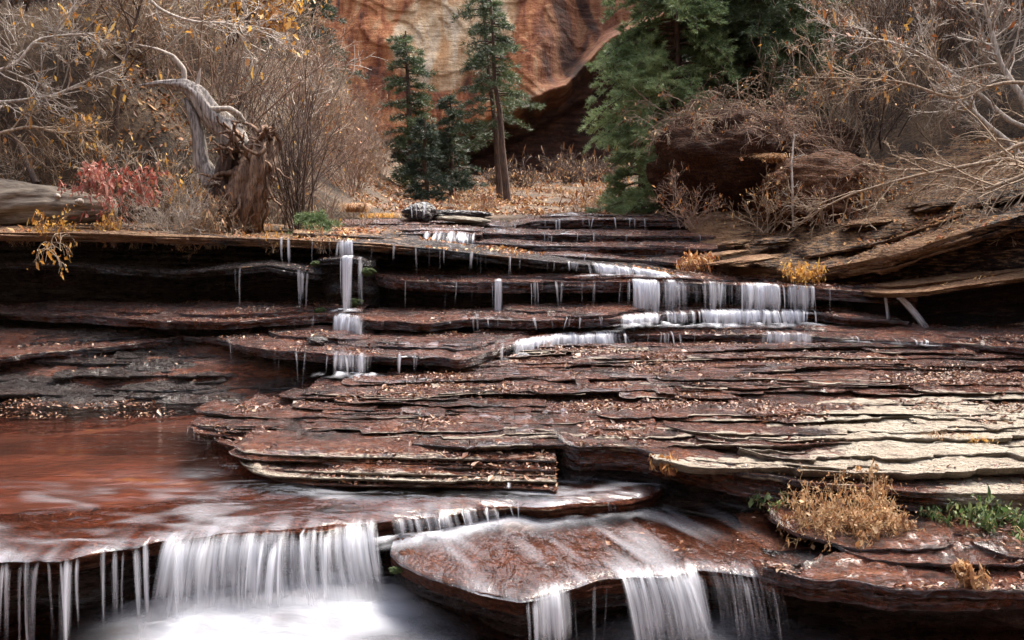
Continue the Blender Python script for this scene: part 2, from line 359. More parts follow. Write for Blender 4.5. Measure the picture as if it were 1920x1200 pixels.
# the big gently tilted slab, a stack of thin laminae
ZF, ZB, YF, YB = .07, .36, 6.0, 9.3
def rampz(y, x=0.):
    zf = .05 + .15 * sstep(-1.9, .1, x); return zf + (ZB - zf) * (y - YF) / (YB - YF)
def PR(px, py):
    a, y, z = ray(px, py); k = 6.5
    for _ in range(60):
        zt = float(rampz(k * y, k * a)); k = .5 * k + .5 * (zt - CZ) / z
    return (a * k, y * k, CZ + z * k)
def dryM(X, Y, Z):
    px, py = X / Y, Y
    d = sstep(1.9, 2.9, X + .35 * (6.6 - Y) + fbm(X * .9, Y * 2, 5, 3) * .5) * (1 - sstep(7.15, 7.6, Y + .25 * fbm(X, Y * 2, 6, 3)))
    e = .33 * sstep(6.9, 5.9, Y) 
    return d * 1.0 + e * (1 - d)
def stack(label, rows, seed, jag=.09, blk=.04, mat=None, drybase=dryM, thick=(.02, .04), back=.55, endw=.10, leaves=60, tslope=-.06, zoff=0., zrow=None, hsd=.007):
    rng = np.random.default_rng(seed); A = Acc()
    for k, (py, pl, pr, pe) in enumerate(rows):
        zk = zrow[k] if zrow is not None else None      # py at left end, px left, px right, py at right end
        npt = 8; pts = []
        for q in range(npt + 1):
            t = q / npt; pts.append(PR(pl + (pr - pl) * t, py + (pe - py) * t) if zk is None else PZ(pl + (pr - pl) * t, py + (pe - py) * t, zk))
        xs, y0, z0 = curve(pts, .011)
        yl = y0 + fbm(xs * .8, k * 3.3, seed + k, 5) * jag + ang(xs, seed + 80 + k) * jag * .55 + blocks(xs, .3, seed + 3 * k) * blk
        yl = yl + endw * 2.2 * np.exp(-(xs - xs[0]) / endw)
        th = rng.uniform(*thick)
        zl = (rampz(y0 + fbm(xs * .5, k, seed + 40, 2) * .12, xs) if zk is None else z0) + rng.normal(0, hsd) + zoff
        X, Y, Z, n = lam_grid(xs, yl, zl, back, tslope, th, seed + 13 * k, .011, .07, ds=.03)
        A.add(X, Y, Z, drybase(X, Y, Z) + rng.normal(0, .16) + (.62 if zrow is None else .3) * np.exp(-np.abs(Y - yl[None]) / .03) * sstep(.25, .75, vn(X * 2.2, Y * 3, seed + 6) * .7 + .3 * vn(X * 12, Y * 20, seed))); rock_part(X, Y, Z, n - 2, 'wet', rng, leaves * (xs[-1] - xs[0]))
        if k == 0: LIPS[label] = (xs, yl, zl)
    o = A.build('rock_slab', mat or M_rock); tag(o, label, 'rock slab', kind='structure'); return o
rng = np.random.default_rng(5)
def leftb(py): return np.interp(py, [650, 662, 685, 712, 740, 775, 800, 830, 862, 900], [1000, 930, 880, 690, 560, 420, 335, 385, 420, 500])
rows = []
for i, py in enumerate(np.linspace(842, 654, 22)):
    l = leftb(py) + rng.normal(0, 22); rr = 2150
    if rng.random() < .45 and py < 820: l = rng.uniform(l, 1400)
    if rng.random() < .3: rr = rng.uniform(l + 350, 2150)
    rows.append((py, l, rr, py - (rr - l) / 1500 * rng.uniform(-4, 26) * (1 if py > 700 else .3)))
stack('broad tilted slab of thin wet red layers across the middle', rows, 21, jag=.13, blk=.05, thick=(.025, .05), hsd=.011, zoff=.012, leaves=150)
rng = np.random.default_rng(55); rows = []
for i in range(95):
    py = 655 + 185 * rng.random() ** .8; l = max(leftb(py) + 15, rng.uniform(300, 1950)); L_ = rng.uniform(90, 620)
    if l + L_ > 2100: continue
    rows.append((py, l, l + L_, py - L_ / 1500 * rng.uniform(-20, 40)))
rows.sort(key=lambda r: -r[0])
stack('small broken flakes of rock scattered over the tilted slab', rows, 23, jag=.11, blk=.06, thick=(.012, .028), back=.22, endw=.05, hsd=.010, zoff=.024, leaves=90, tslope=-.04)
rows = [(903, 470, 1046, 914), (893, 440, 1044, 903), (880, 430, 1044, 893), (872, 560, 1044, 882), (862, 410, 1046, 872), (850, 425, 1046, 862)]
stack('low layered front edge of the slab above the red pool', rows, 22, jag=.045, blk=.02, thick=(.022, .05), leaves=260, zrow=[.05, .075, .09, .105, .13, .16], tslope=.02)
LIPS['Mt'] = None
rows = [(812, 335, 700, 806), (822, 345, 560, 816)]
stack('thin tip of the tilted slab where it meets the pool', rows, 24, jag=.03, blk=.01, thick=(.02, .03), back=.4, leaves=120, zoff=-.01)
ledge('MB', 'dark square edged block standing proud in the slab front',
      [PZ(1043, 848, .23), PZ(1120, 838, .225), PZ(1200, 842, .22), PZ(1290, 862, .205), PZ(1400, 884, .19), PZ(1560, 905, .17), PZ(1800, 922, .155), PZ(2100, 930, .15)],
      back=.40, slope=.0, thick=.05, under=.07, drop=.36, lams=4, jag=.03, seed=25, mat=M_rock, endl=.5, chips=1, leaves=(150, 'wet'), blk=.02,
      dry=lambda X, Y, Z: sstep(1.9, 2.8, X) * .8 + .1, inset=.01)
rows = []
rng = np.random.default_rng(8)
for i, py in enumerate(np.linspace(908, 786, 11)):
    l = np.interp(py, [790, 840, 905], [1420, 1300, 1345]) + rng.normal(0, 60); rows.append((py + rng.normal(0, 3), l, 2150, py - rng.uniform(8, 34)))
stack('pale cream dry slabs stepping up above the weeds on the right', rows, 27, jag=.12, blk=.06, thick=(.04, .065), back=.45, leaves=12, zoff=.035, tslope=-.11, hsd=.02,
      drybase=lambda X, Y, Z: .95 - .55 * sstep(2.5, 1.6, X + .5 * fbm(X, Y * 2, 3, 3)) + 0 * Z, endw=.14)

ledge('T2', 'second wet step with the long low curtain of falls',
      [PZ(-250, 690, .30), PZ(0, 668, .33), PZ(200, 650, .36), PZ(340, 628, .42), PZ(430, 640, .42), PZ(500, 655, .42), PZ(570, 662, .42), PZ(700, 665, .42), PZ(860, 672, .42), PZ(925, 656, .42), PZ(970, 642, .42), PZ(1060, 630, .42),
       PZ(1200, 627, .42), PZ(1500, 628, .42), PZ(1560, 632, .42), PZ(1740, 640, .42), PZ(1920, 652, .42), PZ(2150, 664, .42)],
      back=1.5, slope=.012, thick=.04, under=.34, drop=.45, lams=2, jag=.06, seed=31, mat=M_rock, chips=14, leaves=(1800, 'wet'), rough=.012)
ledge('T3', 'third step carpeted with wet red leaves under the left wall',
      [PZ(-300, 572, .6), PZ(0, 584, .58), PZ(160, 592, .58), PZ(300, 602, .58), PZ(450, 600, .58), PZ(600, 590, .58), PZ(690, 600, .58), PZ(800, 606, .57), PZ(880, 598, .58), PZ(1000, 600, .57), PZ(1150, 597, .58),
       PZ(1300, 585, .59), PZ(1520, 583, .59), PZ(1580, 592, .58), PZ(1700, 600, .55)],
      back=1.2, slope=.02, thick=.05, under=.3, drop=.3, lams=2, jag=.06, seed=32, mat=M_rock, chips=13, leaves=(1500, 'wet'), rough=.012)
ledge('T4', 'fourth step, dark overhanging ledge behind the widest falls',
      [PY(690, 515, 10.2), PY(740, 522, 10.0), PY(830, 527, 10.0), PY(1000, 528, 10.1), PY(1160, 527, 10.1), PY(1300, 530, 10.0), PY(1450, 536, 10.0), PY(1530, 540, 9.95), PY(1660, 547, 9.8), PY(1720, 556, 9.7)],
      back=1.4, slope=.03, thick=.045, under=.3, drop=.36, lams=3, jag=.05, seed=33, chips=12, leaves=(1400, 'wet'), mat=M_rock, rough=.012, endl=.4)
ledge('T4L', 'thin stone shelf jutting from the black wall on the left',
      [PY(-300, 486, 10.0), PY(0, 492, 10.0), PY(150, 497, 10.0), PY(320, 512, 10.05), PY(400, 505, 9.95), PY(500, 497, 9.9), PY(560, 505, 9.9), PY(610, 518, 10.0)],
      back=.8, slope=.02, thick=.035, under=.55, drop=.6, lams=2, jag=.06, seed=34, chips=1, leaves=(260, 'wet'), endr=.3, rough=.012)
ledge('N', 'small mossy shelf that splits the tallest thread of water',
      [PY(588, 488, 9.95), PY(620, 484, 9.8), PY(660, 483, 9.75), PY(700, 492, 9.95)],
      back=.6, slope=.03, thick=.035, under=.3, drop=.5, lams=2, jag=.03, seed=36, chips=0, leaves=(60, 'wet'), endl=.2, endr=.2, blk=.01)
ledge('T5', 'upper ledge with a long thin lip above the black hollow',
      [PY(-300, 428, 9.6), PY(0, 436, 9.7), PY(200, 438, 9.8), PY(400, 444, 10.0), PY(560, 449, 10.1), PY(700, 456, 10.1), PY(820, 466, 10.2), PY(920, 478, 10.3), PY(1060, 492, 10.4), PY(1180, 503, 10.4), PY(1300, 522, 10.3), PY(1380, 530, 10.2)],
      back=2.2, slope=.03, thick=.028, under=.75, drop=.75, lams=4, jag=.05, seed=35, chips=8, leaves=(2600, 'dry'), dry=lambda X, Y, Z: .56 + .3 * fbm(X * 3, Y * 6, 37, 3) - .55 * sstep(-2.0, .4, X))
for i, (pts, sd_, lb) in enumerate([
    ([PY(860, 472, 11.0), PY(1000, 476, 11.0), PY(1200, 486, 11.0), PY(1400, 500, 10.8), PY(1540, 515, 10.6)], 41, 'lowest of the thin dark ledges at the head of the stream'),
    ([PY(880, 452, 11.5), PY(1000, 460, 11.4), PY(1200, 463, 11.4), PY(1420, 468, 11.3), PY(1500, 470, 11.3)], 42, 'dark rippled ledge below the head of the stream'),
    ([PY(900, 436, 12.0), PY(1000, 438, 12.0), PY(1200, 442, 12.0), PY(1440, 444, 12.0), PY(1560, 446, 12.0)], 43, 'dark ledge just under the uppermost lip'),
    ([PY(940, 428, 12.9), PY(1000, 414, 12.9), PY(1100, 411, 12.9), PY(1250, 412, 12.9), PY(1400, 414, 12.9), PY(1560, 418, 12.8)], 44, 'uppermost dark lip of the stream, orange leaf slope behind'),
    ([PY(520, 437, 11.4), PY(700, 438, 11.5), PY(830, 436, 11.6), PY(905, 440, 11.6)], 45, 'dark low ledge behind the upper ledge, left of the white chute'),
    ([PY(560, 420, 13.0), PY(700, 419, 13.0), PY(850, 420, 13.0), PY(960, 424, 13.0)], 46, 'farthest dark ledge below the grassy bank')]):
    ledge('U%d' % i, lb, pts, back=1.8, slope=.02, thick=.028, under=.12, drop=.35, lams=4, jag=.09, seed=sd_, chips=4, leaves=(260, 'wet'), rough=.012, endl=.3 if i in (0, 1, 2, 3) else 0, mat=M_rock, step=.015)
# right bank
ledge('RB', 'sandy bank sloping up to the right above a dark undercut',
      [PY(1345, 497, 10.7), PY(1420, 503, 10.4), PY(1500, 510, 10.2), PY(1560, 502, 10.1), PY(1620, 488, 10), PY(1690, 472, 9.9), PY(1760, 450, 9.8), PY(1850, 422, 9.6), PY(1960, 392, 9.4), PY(2200, 350, 9.2)],
      back=4.5, slope=.20, thick=.045, under=.28, walldry=.42, drop=.6, lams=4, jag=.10, seed=51, mat=M_bank, chips=14, leaves=(1500, 'dry'), rough=.03,
      dry=lambda X, Y, Z: .52 + .3 * sstep(3.0, 1.9, X) + .1 * fbm(X, Y, 3), endl=.4)
ledge('RB2', 'pale flat stone tongue under the dark undercut on the right',
      [PY(1640, 549, 9.55), PY(1700, 547, 9.5), PY(1760, 541, 9.45), PY(1850, 528, 9.4), PY(1960, 514, 9.3), PY(2200, 490, 9.1)],
      back=.9, slope=.02, thick=.022, under=.35, walldry=.3, drop=.5, lams=3, jag=.05, seed=52, mat=M_bank, chips=4, leaves=(200, 'dry'), dry=.85, endl=.3)

# ------------------------------------------------------------------ stream bed, pools
def bed():
    xs = np.arange(-7, 7.01, .05); ys = np.arange(1.5, 14, .05); X, Y = np.meshgrid(xs, ys)
    px, py = proj(X, Y, rampz(Y, X)); fr = np.where(X < .25, 6.15, np.interp(X, LIPS['MB'][0], LIPS['MB'][1]) + .25); inM = sstep(-30, 60, px - leftb(py) - 30) * sstep(0, .2, Y - fr)
    z = -.16 + 0 * X; z = z * (1 - inM) + (rampz(Y, X) - .03) * inM
    lipY = np.interp(X, LIPS['P'][0], LIPS['P'][1]); z = np.where(Y < lipY + .6, -.62, z)
    # rubble apron rising from the pool to the left wall
    ap = sstep(7.9, 9.6, Y + .25 * fbm(X * .7, Y, 91, 3)) * sstep(.0, -.9, X)
    a2 = -.04 + .42 * ap; a2 = a2 + np.floor(fbm(X * .8, Y * 2.2, 93, 4) * 6) * .016 + fbm(X * 3, Y * 6, 94, 3) * .02
    z = np.where((X < -.2) & (Y > 7.2), np.maximum(z, a2), z)
    z = z + fbm(X * 2, Y * 3, 92, 4) * .02
    o = mk('streambed', np.stack([X, Y, z], 2).reshape(-1, 3), gfaces(*X.shape), None, mats=[M_bed, M_rock],
           mi=(((Y > 7.6) & (X < -.2)) | (inM > .2))[:-1, :-1].ravel().astype(int), attrs={'dry': np.zeros(X.size)})
    tag(o, 'red sand and stone stream bed under the water', 'stream bed', kind='structure')
bed()
# broken layers of the left apron
rows = []
rng = np.random.default_rng(61)
A = Acc()
for k in range(26):
    t = k / 25; Yk = 8.15 + 1.35 * t; zk = .0 + .36 * t + rng.normal(0, .01)
    x0 = rng.uniform(-6.5, -3.5) if k % 3 else -6.5; x1 = -2.55 + 1.3 * rng.random() * (1 - t) - .6 * rng.random()
    xs = np.arange(x0, x1, .014); yl = Yk + fbm(xs * .7, k, 62 + k, 5) * .28 + blocks(xs, .3, 63 + k) * .05 + .5 * np.exp(-(x1 - xs) / .1)
    X, Y, Z, n = lam_grid(xs, yl, xs * 0 + zk + fbm(xs * .6, k, 66, 3) * .05, .6, .05, rng.uniform(.02, .05), 64 + k, .02, .03)
    A.add(X, Y, Z, 0.); rock_part(X, Y, Z, n - 2, 'wet', rng, 90)
tag(A.build('rock_ledge', M_dark), 'crumbling dark wet layers between the left wall and pool', 'rock ledge', kind='structure')

def sheet(name, label, xs, yfront, yback, zfun, mat, n, foam=None, kind='structure', cat='water', power=1.):
    t = np.linspace(0, 1, n)[:, None] ** power; X = np.repeat(xs[None], n, 0); Y = yfront[None] * (1 - t) + yback[None] * t; Z = zfun(X, Y, t)
    fo = foam(X, Y) if foam else X * 0
    return tag(mk(name, np.stack([X, Y, Z], 2).reshape(-1, 3), gfaces(n, xs.size), mat, attrs={'foam': fo}), label, cat, kind=kind)
xs = np.arange(-5.5, 1.6, .018); ly = np.interp(xs, LIPS['P'][0], LIPS['P'][1])
def poolz(X, Y, t):
    yl = np.interp(X, LIPS['P'][0], LIPS['P'][1]); d = Y - yl
    near = sstep(2.6, .3, d)
    w_ = fbm(X * 1.6 + .6 * Y, Y * 4.2, 101, 3) * .034 * near + fbm(X * 4.2, Y * 9, 102, 3) * .014 * near + fbm(X * 1.2, Y * 2.5, 103, 2) * .002
    return .016 + w_ - .03 * np.exp(-(d + .02) / .035) * 1.
def poolfoam_painted_glints(X, Y):
    yl = np.interp(X, LIPS['P'][0], LIPS['P'][1]); d = Y - yl
    f = np.exp(-d / .10) * .35 * (vn(X * 22, Y * 3, 4) ** 1.5)
    f += .30 * sstep(.50, .86, vn(X * 2.6 + Y, Y * 6, 104) * .6 + .4 * vn(X * 7 + Y * 4, Y * 17, 105)) * sstep(1.7, .2, d)  # pale patches: sky reflections on the ripples painted in as diffuse white
    return f
sheet('pool_water', 'red brown pool with bright rippled reflections', xs, ly - .01, xs * 0 + 9.4, poolz, M_pool, 260, poolfoam_painted_glints, power=1.5)
lx, lyy, lz = LIPS['I']; m = lx < 2.4
def flowz(X, Y, t):
    yl = np.interp(X, lx, lyy); d = Y - yl
    return -.13 + .045 * np.maximum(d, 0) + .014 + fbm(X * 5, Y * 1.8, 111, 3) * .014 - .03 * np.exp(-(d + .02) / .03)
def flowfoam(X, Y):
    pl = np.interp(X, LIPS['P'][0], LIPS['P'][1]); d = pl - Y
    return np.clip(.9 * np.exp(-np.abs(d - .04) / .07) * sstep(.75, -.35, X) + .34 * sstep(.48, .85, .45 * vn((X + .5 * Y) * 4, (Y - .3 * X) * 1.5, 112) + .55 * vn((X + .5 * Y) * 17, (Y - .3 * X) * 1.8, 113)) * (1 - sstep(.6, 1.5, X)) + np.exp(-(Y - np.interp(X, lx, lyy)) / .06) * .3 * vn(X * 25, Y * 3, 8), 0, 1)
sheet('flowing_water', 'smooth brown water sliding over the low red slab', lx[m], lyy[m] - .01, np.interp(lx[m], [lx[0], 1.2, 2.4], [5.6, 5.65, 5.2]), flowz, M_flow, 90, flowfoam)
xs = np.arange(-3.2, 3.4, .03); pf = np.interp(xs, LIPS['P'][0], LIPS['P'][1])
def lowz(X, Y, t):
    g = np.exp(-((X + 1.2) / .75) ** 2); return -.42 + fbm(X * 2.4, Y * 3.5, 121, 5) * .06 + .10 * g * sstep(4.3, 4.95, Y)
def lowfoam(X, Y):
    g = np.exp(-((X + 1.15) / .72) ** 4) * sstep(3.9, 4.3, Y) ; h = .45 * np.exp(-((X - .9) / .6) ** 2)
    return np.clip((g * .9 + h * .4) * (-.05 + .85 * vn(X * 3, Y * 4, 122) + .5 * vn(X * 8, Y * 10, 123)), 0, 1)
sheet('lower_pool_water', 'white churned water at the bottom of the picture', xs, xs * 0 + 2.6, xs * 0 + 5.3, lowz, M_pool, 120, lowfoam)

# ------------------------------------------------------------------ waterfalls
def fallmesh(key, px0, px1, pyb, op=.6, throw=.10, strands=0, curtain=True, seed=0, conv=.2, skew=0., foam=.0, layers=2, fadeb=.25):
    op = (op if key in ('P', 'I') else min(1.15, op * 1.35)) if curtain else min(.95, op * 1.3 + .06)
    rng = np.random.default_rng(seed); lx, ly, lz = LIPS[key]; lpx, lpy = proj(lx, ly, lz)
    xa, xb = np.interp([px0, px1], lpx, lx); yc = float(np.interp((xa + xb) / 2, lx, ly)); zc = float(np.interp((xa + xb) / 2, lx, lz))
    zb = PY((px0 + px1) / 2, pyb, yc - throw)[2]; H = zc - zb
    V = []; Fc = []; OP = []; UV = []; off = 0
    def ribbon(u0, u1, opv, c, th, sk, k, cur=False):
        nonlocal off
        nu = max(5, int((u1 - u0) / .008)); nv = max(8, int(H / .02)) + 4
        u = np.linspace(0, 1, nu)[None]; v = np.concatenate([[-.30, -.2, -.12, -.05], np.linspace(0, 1, nv - 4)])[:, None]
        xt = u0 + (u1 - u0) * u; vv = np.clip(v, 0, 1); cen = (u0 + u1) / 2
        x = cen + (xt - cen) * (1 - c * np.sqrt(vv)) + sk * vv + (xt - cen) * .10 * vv ** 2 + .004 * fbm(xt * 30, vv * 2, seed + k, 2)
        L = np.interp(xt + 0 * vv, lx, ly); Lz = np.interp(xt + 0 * vv, lx, lz)
        y = L - .012 - th * (1 - np.exp(-2.2 * vv)) * (1 + .35 * fbm(xt * 14, vv * .6, seed + k + 1, 3)) - .004 * k
        y = np.where(v < 0, L - v * .8, y)
        z = np.where(v < 0, Lz + .020, Lz + .012 - (Lz + .012 - zb) * (vv ** 1.25))
        ew = min(.45, (.06 if H > .3 else .03 + .16 * (u1 - u0)) / (u1 - u0)); e = sstep(0, ew, u) * sstep(1, 1 - ew, u)
        st_ = .25 * vn(xt * 17, 0, seed + 9 + k); o = opv * e * sstep(-.30, .06, v - (st_ if H > .15 and not cur else 0)) * (1 - fadeb * vv ** 2) * (1 - sstep(.55, 1., vv) * vn(xt * 32, 0, seed + 33 + k) * (.75 if H < .3 else .55)) * (1 - .55 * sstep(.22, 0., vv) * vn(xt * 26, 0, seed + 34 + k)) * ((.80 + .32 * vn(xt * 7.5, vv * .5, seed + 5)) if cur and u1 - u0 > .25 and H > .3 else (.42 + .85 * vn(xt * (24 if cur else 9), vv * .5, seed + 5 + k)))
        V.append(np.stack([x + 0 * v, y, z], 2).reshape(-1, 3)); Fc.append(gfaces(v.size, nu, off)); off += v.size * nu
        OP.append(o.ravel()); UV.append(np.stack([xt + 0 * v + k * 3.1, vv * H + 0 * xt + seed], 2).reshape(-1, 2))
    k = 0
    if curtain:
        for l in range(layers): ribbon(xa, xb, op, conv * .3, throw * (1 - .25 * l), skew, k, True); k += 1
    for s_ in range(strands):
        c = rng.uniform(xa, xb); wd = rng.uniform(.007, .034) * (1 + H)
        ribbon(max(xa, c - wd), min(xb, c + wd) if c + wd > xa + .01 else xa + .02, min(1., op * rng.uniform(.9, 1.5)), conv + rng.uniform(0, .45), throw * rng.uniform(.7, 1.15), skew + rng.normal(0, .015), k); k += 1
    if curtain or len(V) == 1: o = mk('waterfall', np.concatenate(V), np.concatenate(Fc), M_fall, attrs={'op': np.concatenate(OP)}, uv=np.concatenate(UV))
    else:
        base = ((xa + xb) / 2, yc, zb); o = empty('waterfall', base); b0 = 0
        for v_, f_, o_, u_ in zip(V, Fc, OP, UV): mk('thread', v_ - np.array(base), f_ - b0, M_fall, parent=o, attrs={'op': o_}, uv=u_); b0 += len(v_)
    if foam > 0:
        n = 34; w_ = xb - xa; ux = np.linspace(-1.25, 1.25, n)[None]; uy = np.linspace(-1, 1, 16)[:, None]
        ry = .05 + .10 * foam + H * .1; x = (xa + xb) / 2 + skew + ux * (w_ / 2 + .06); y = yc - throw - .03 + uy * ry + 0 * ux
        yl2 = np.interp(np.clip(x, xa, xb), lx, ly) - throw - .03; y = yl2 + uy * ry
        r = np.sqrt((ux / 1.25) ** 6 + uy ** 2); op2 = np.clip(foam * sstep(1, .1, r) * (.25 + 1.3 * fbm(x * 12, y * 10, seed, 3)), 0, .8)
        z = zb + .008 + .035 * foam * sstep(1, 0, r) + .008 * fbm(x * 14, y * 14, seed + 1, 3)
        mk('foam', np.stack([x + 0 * y, y, z + 0 * y], 2).reshape(-1, 3) - np.array(o.location), gfaces(16, n), M_foam, parent=o, attrs={'op': op2})
    return o
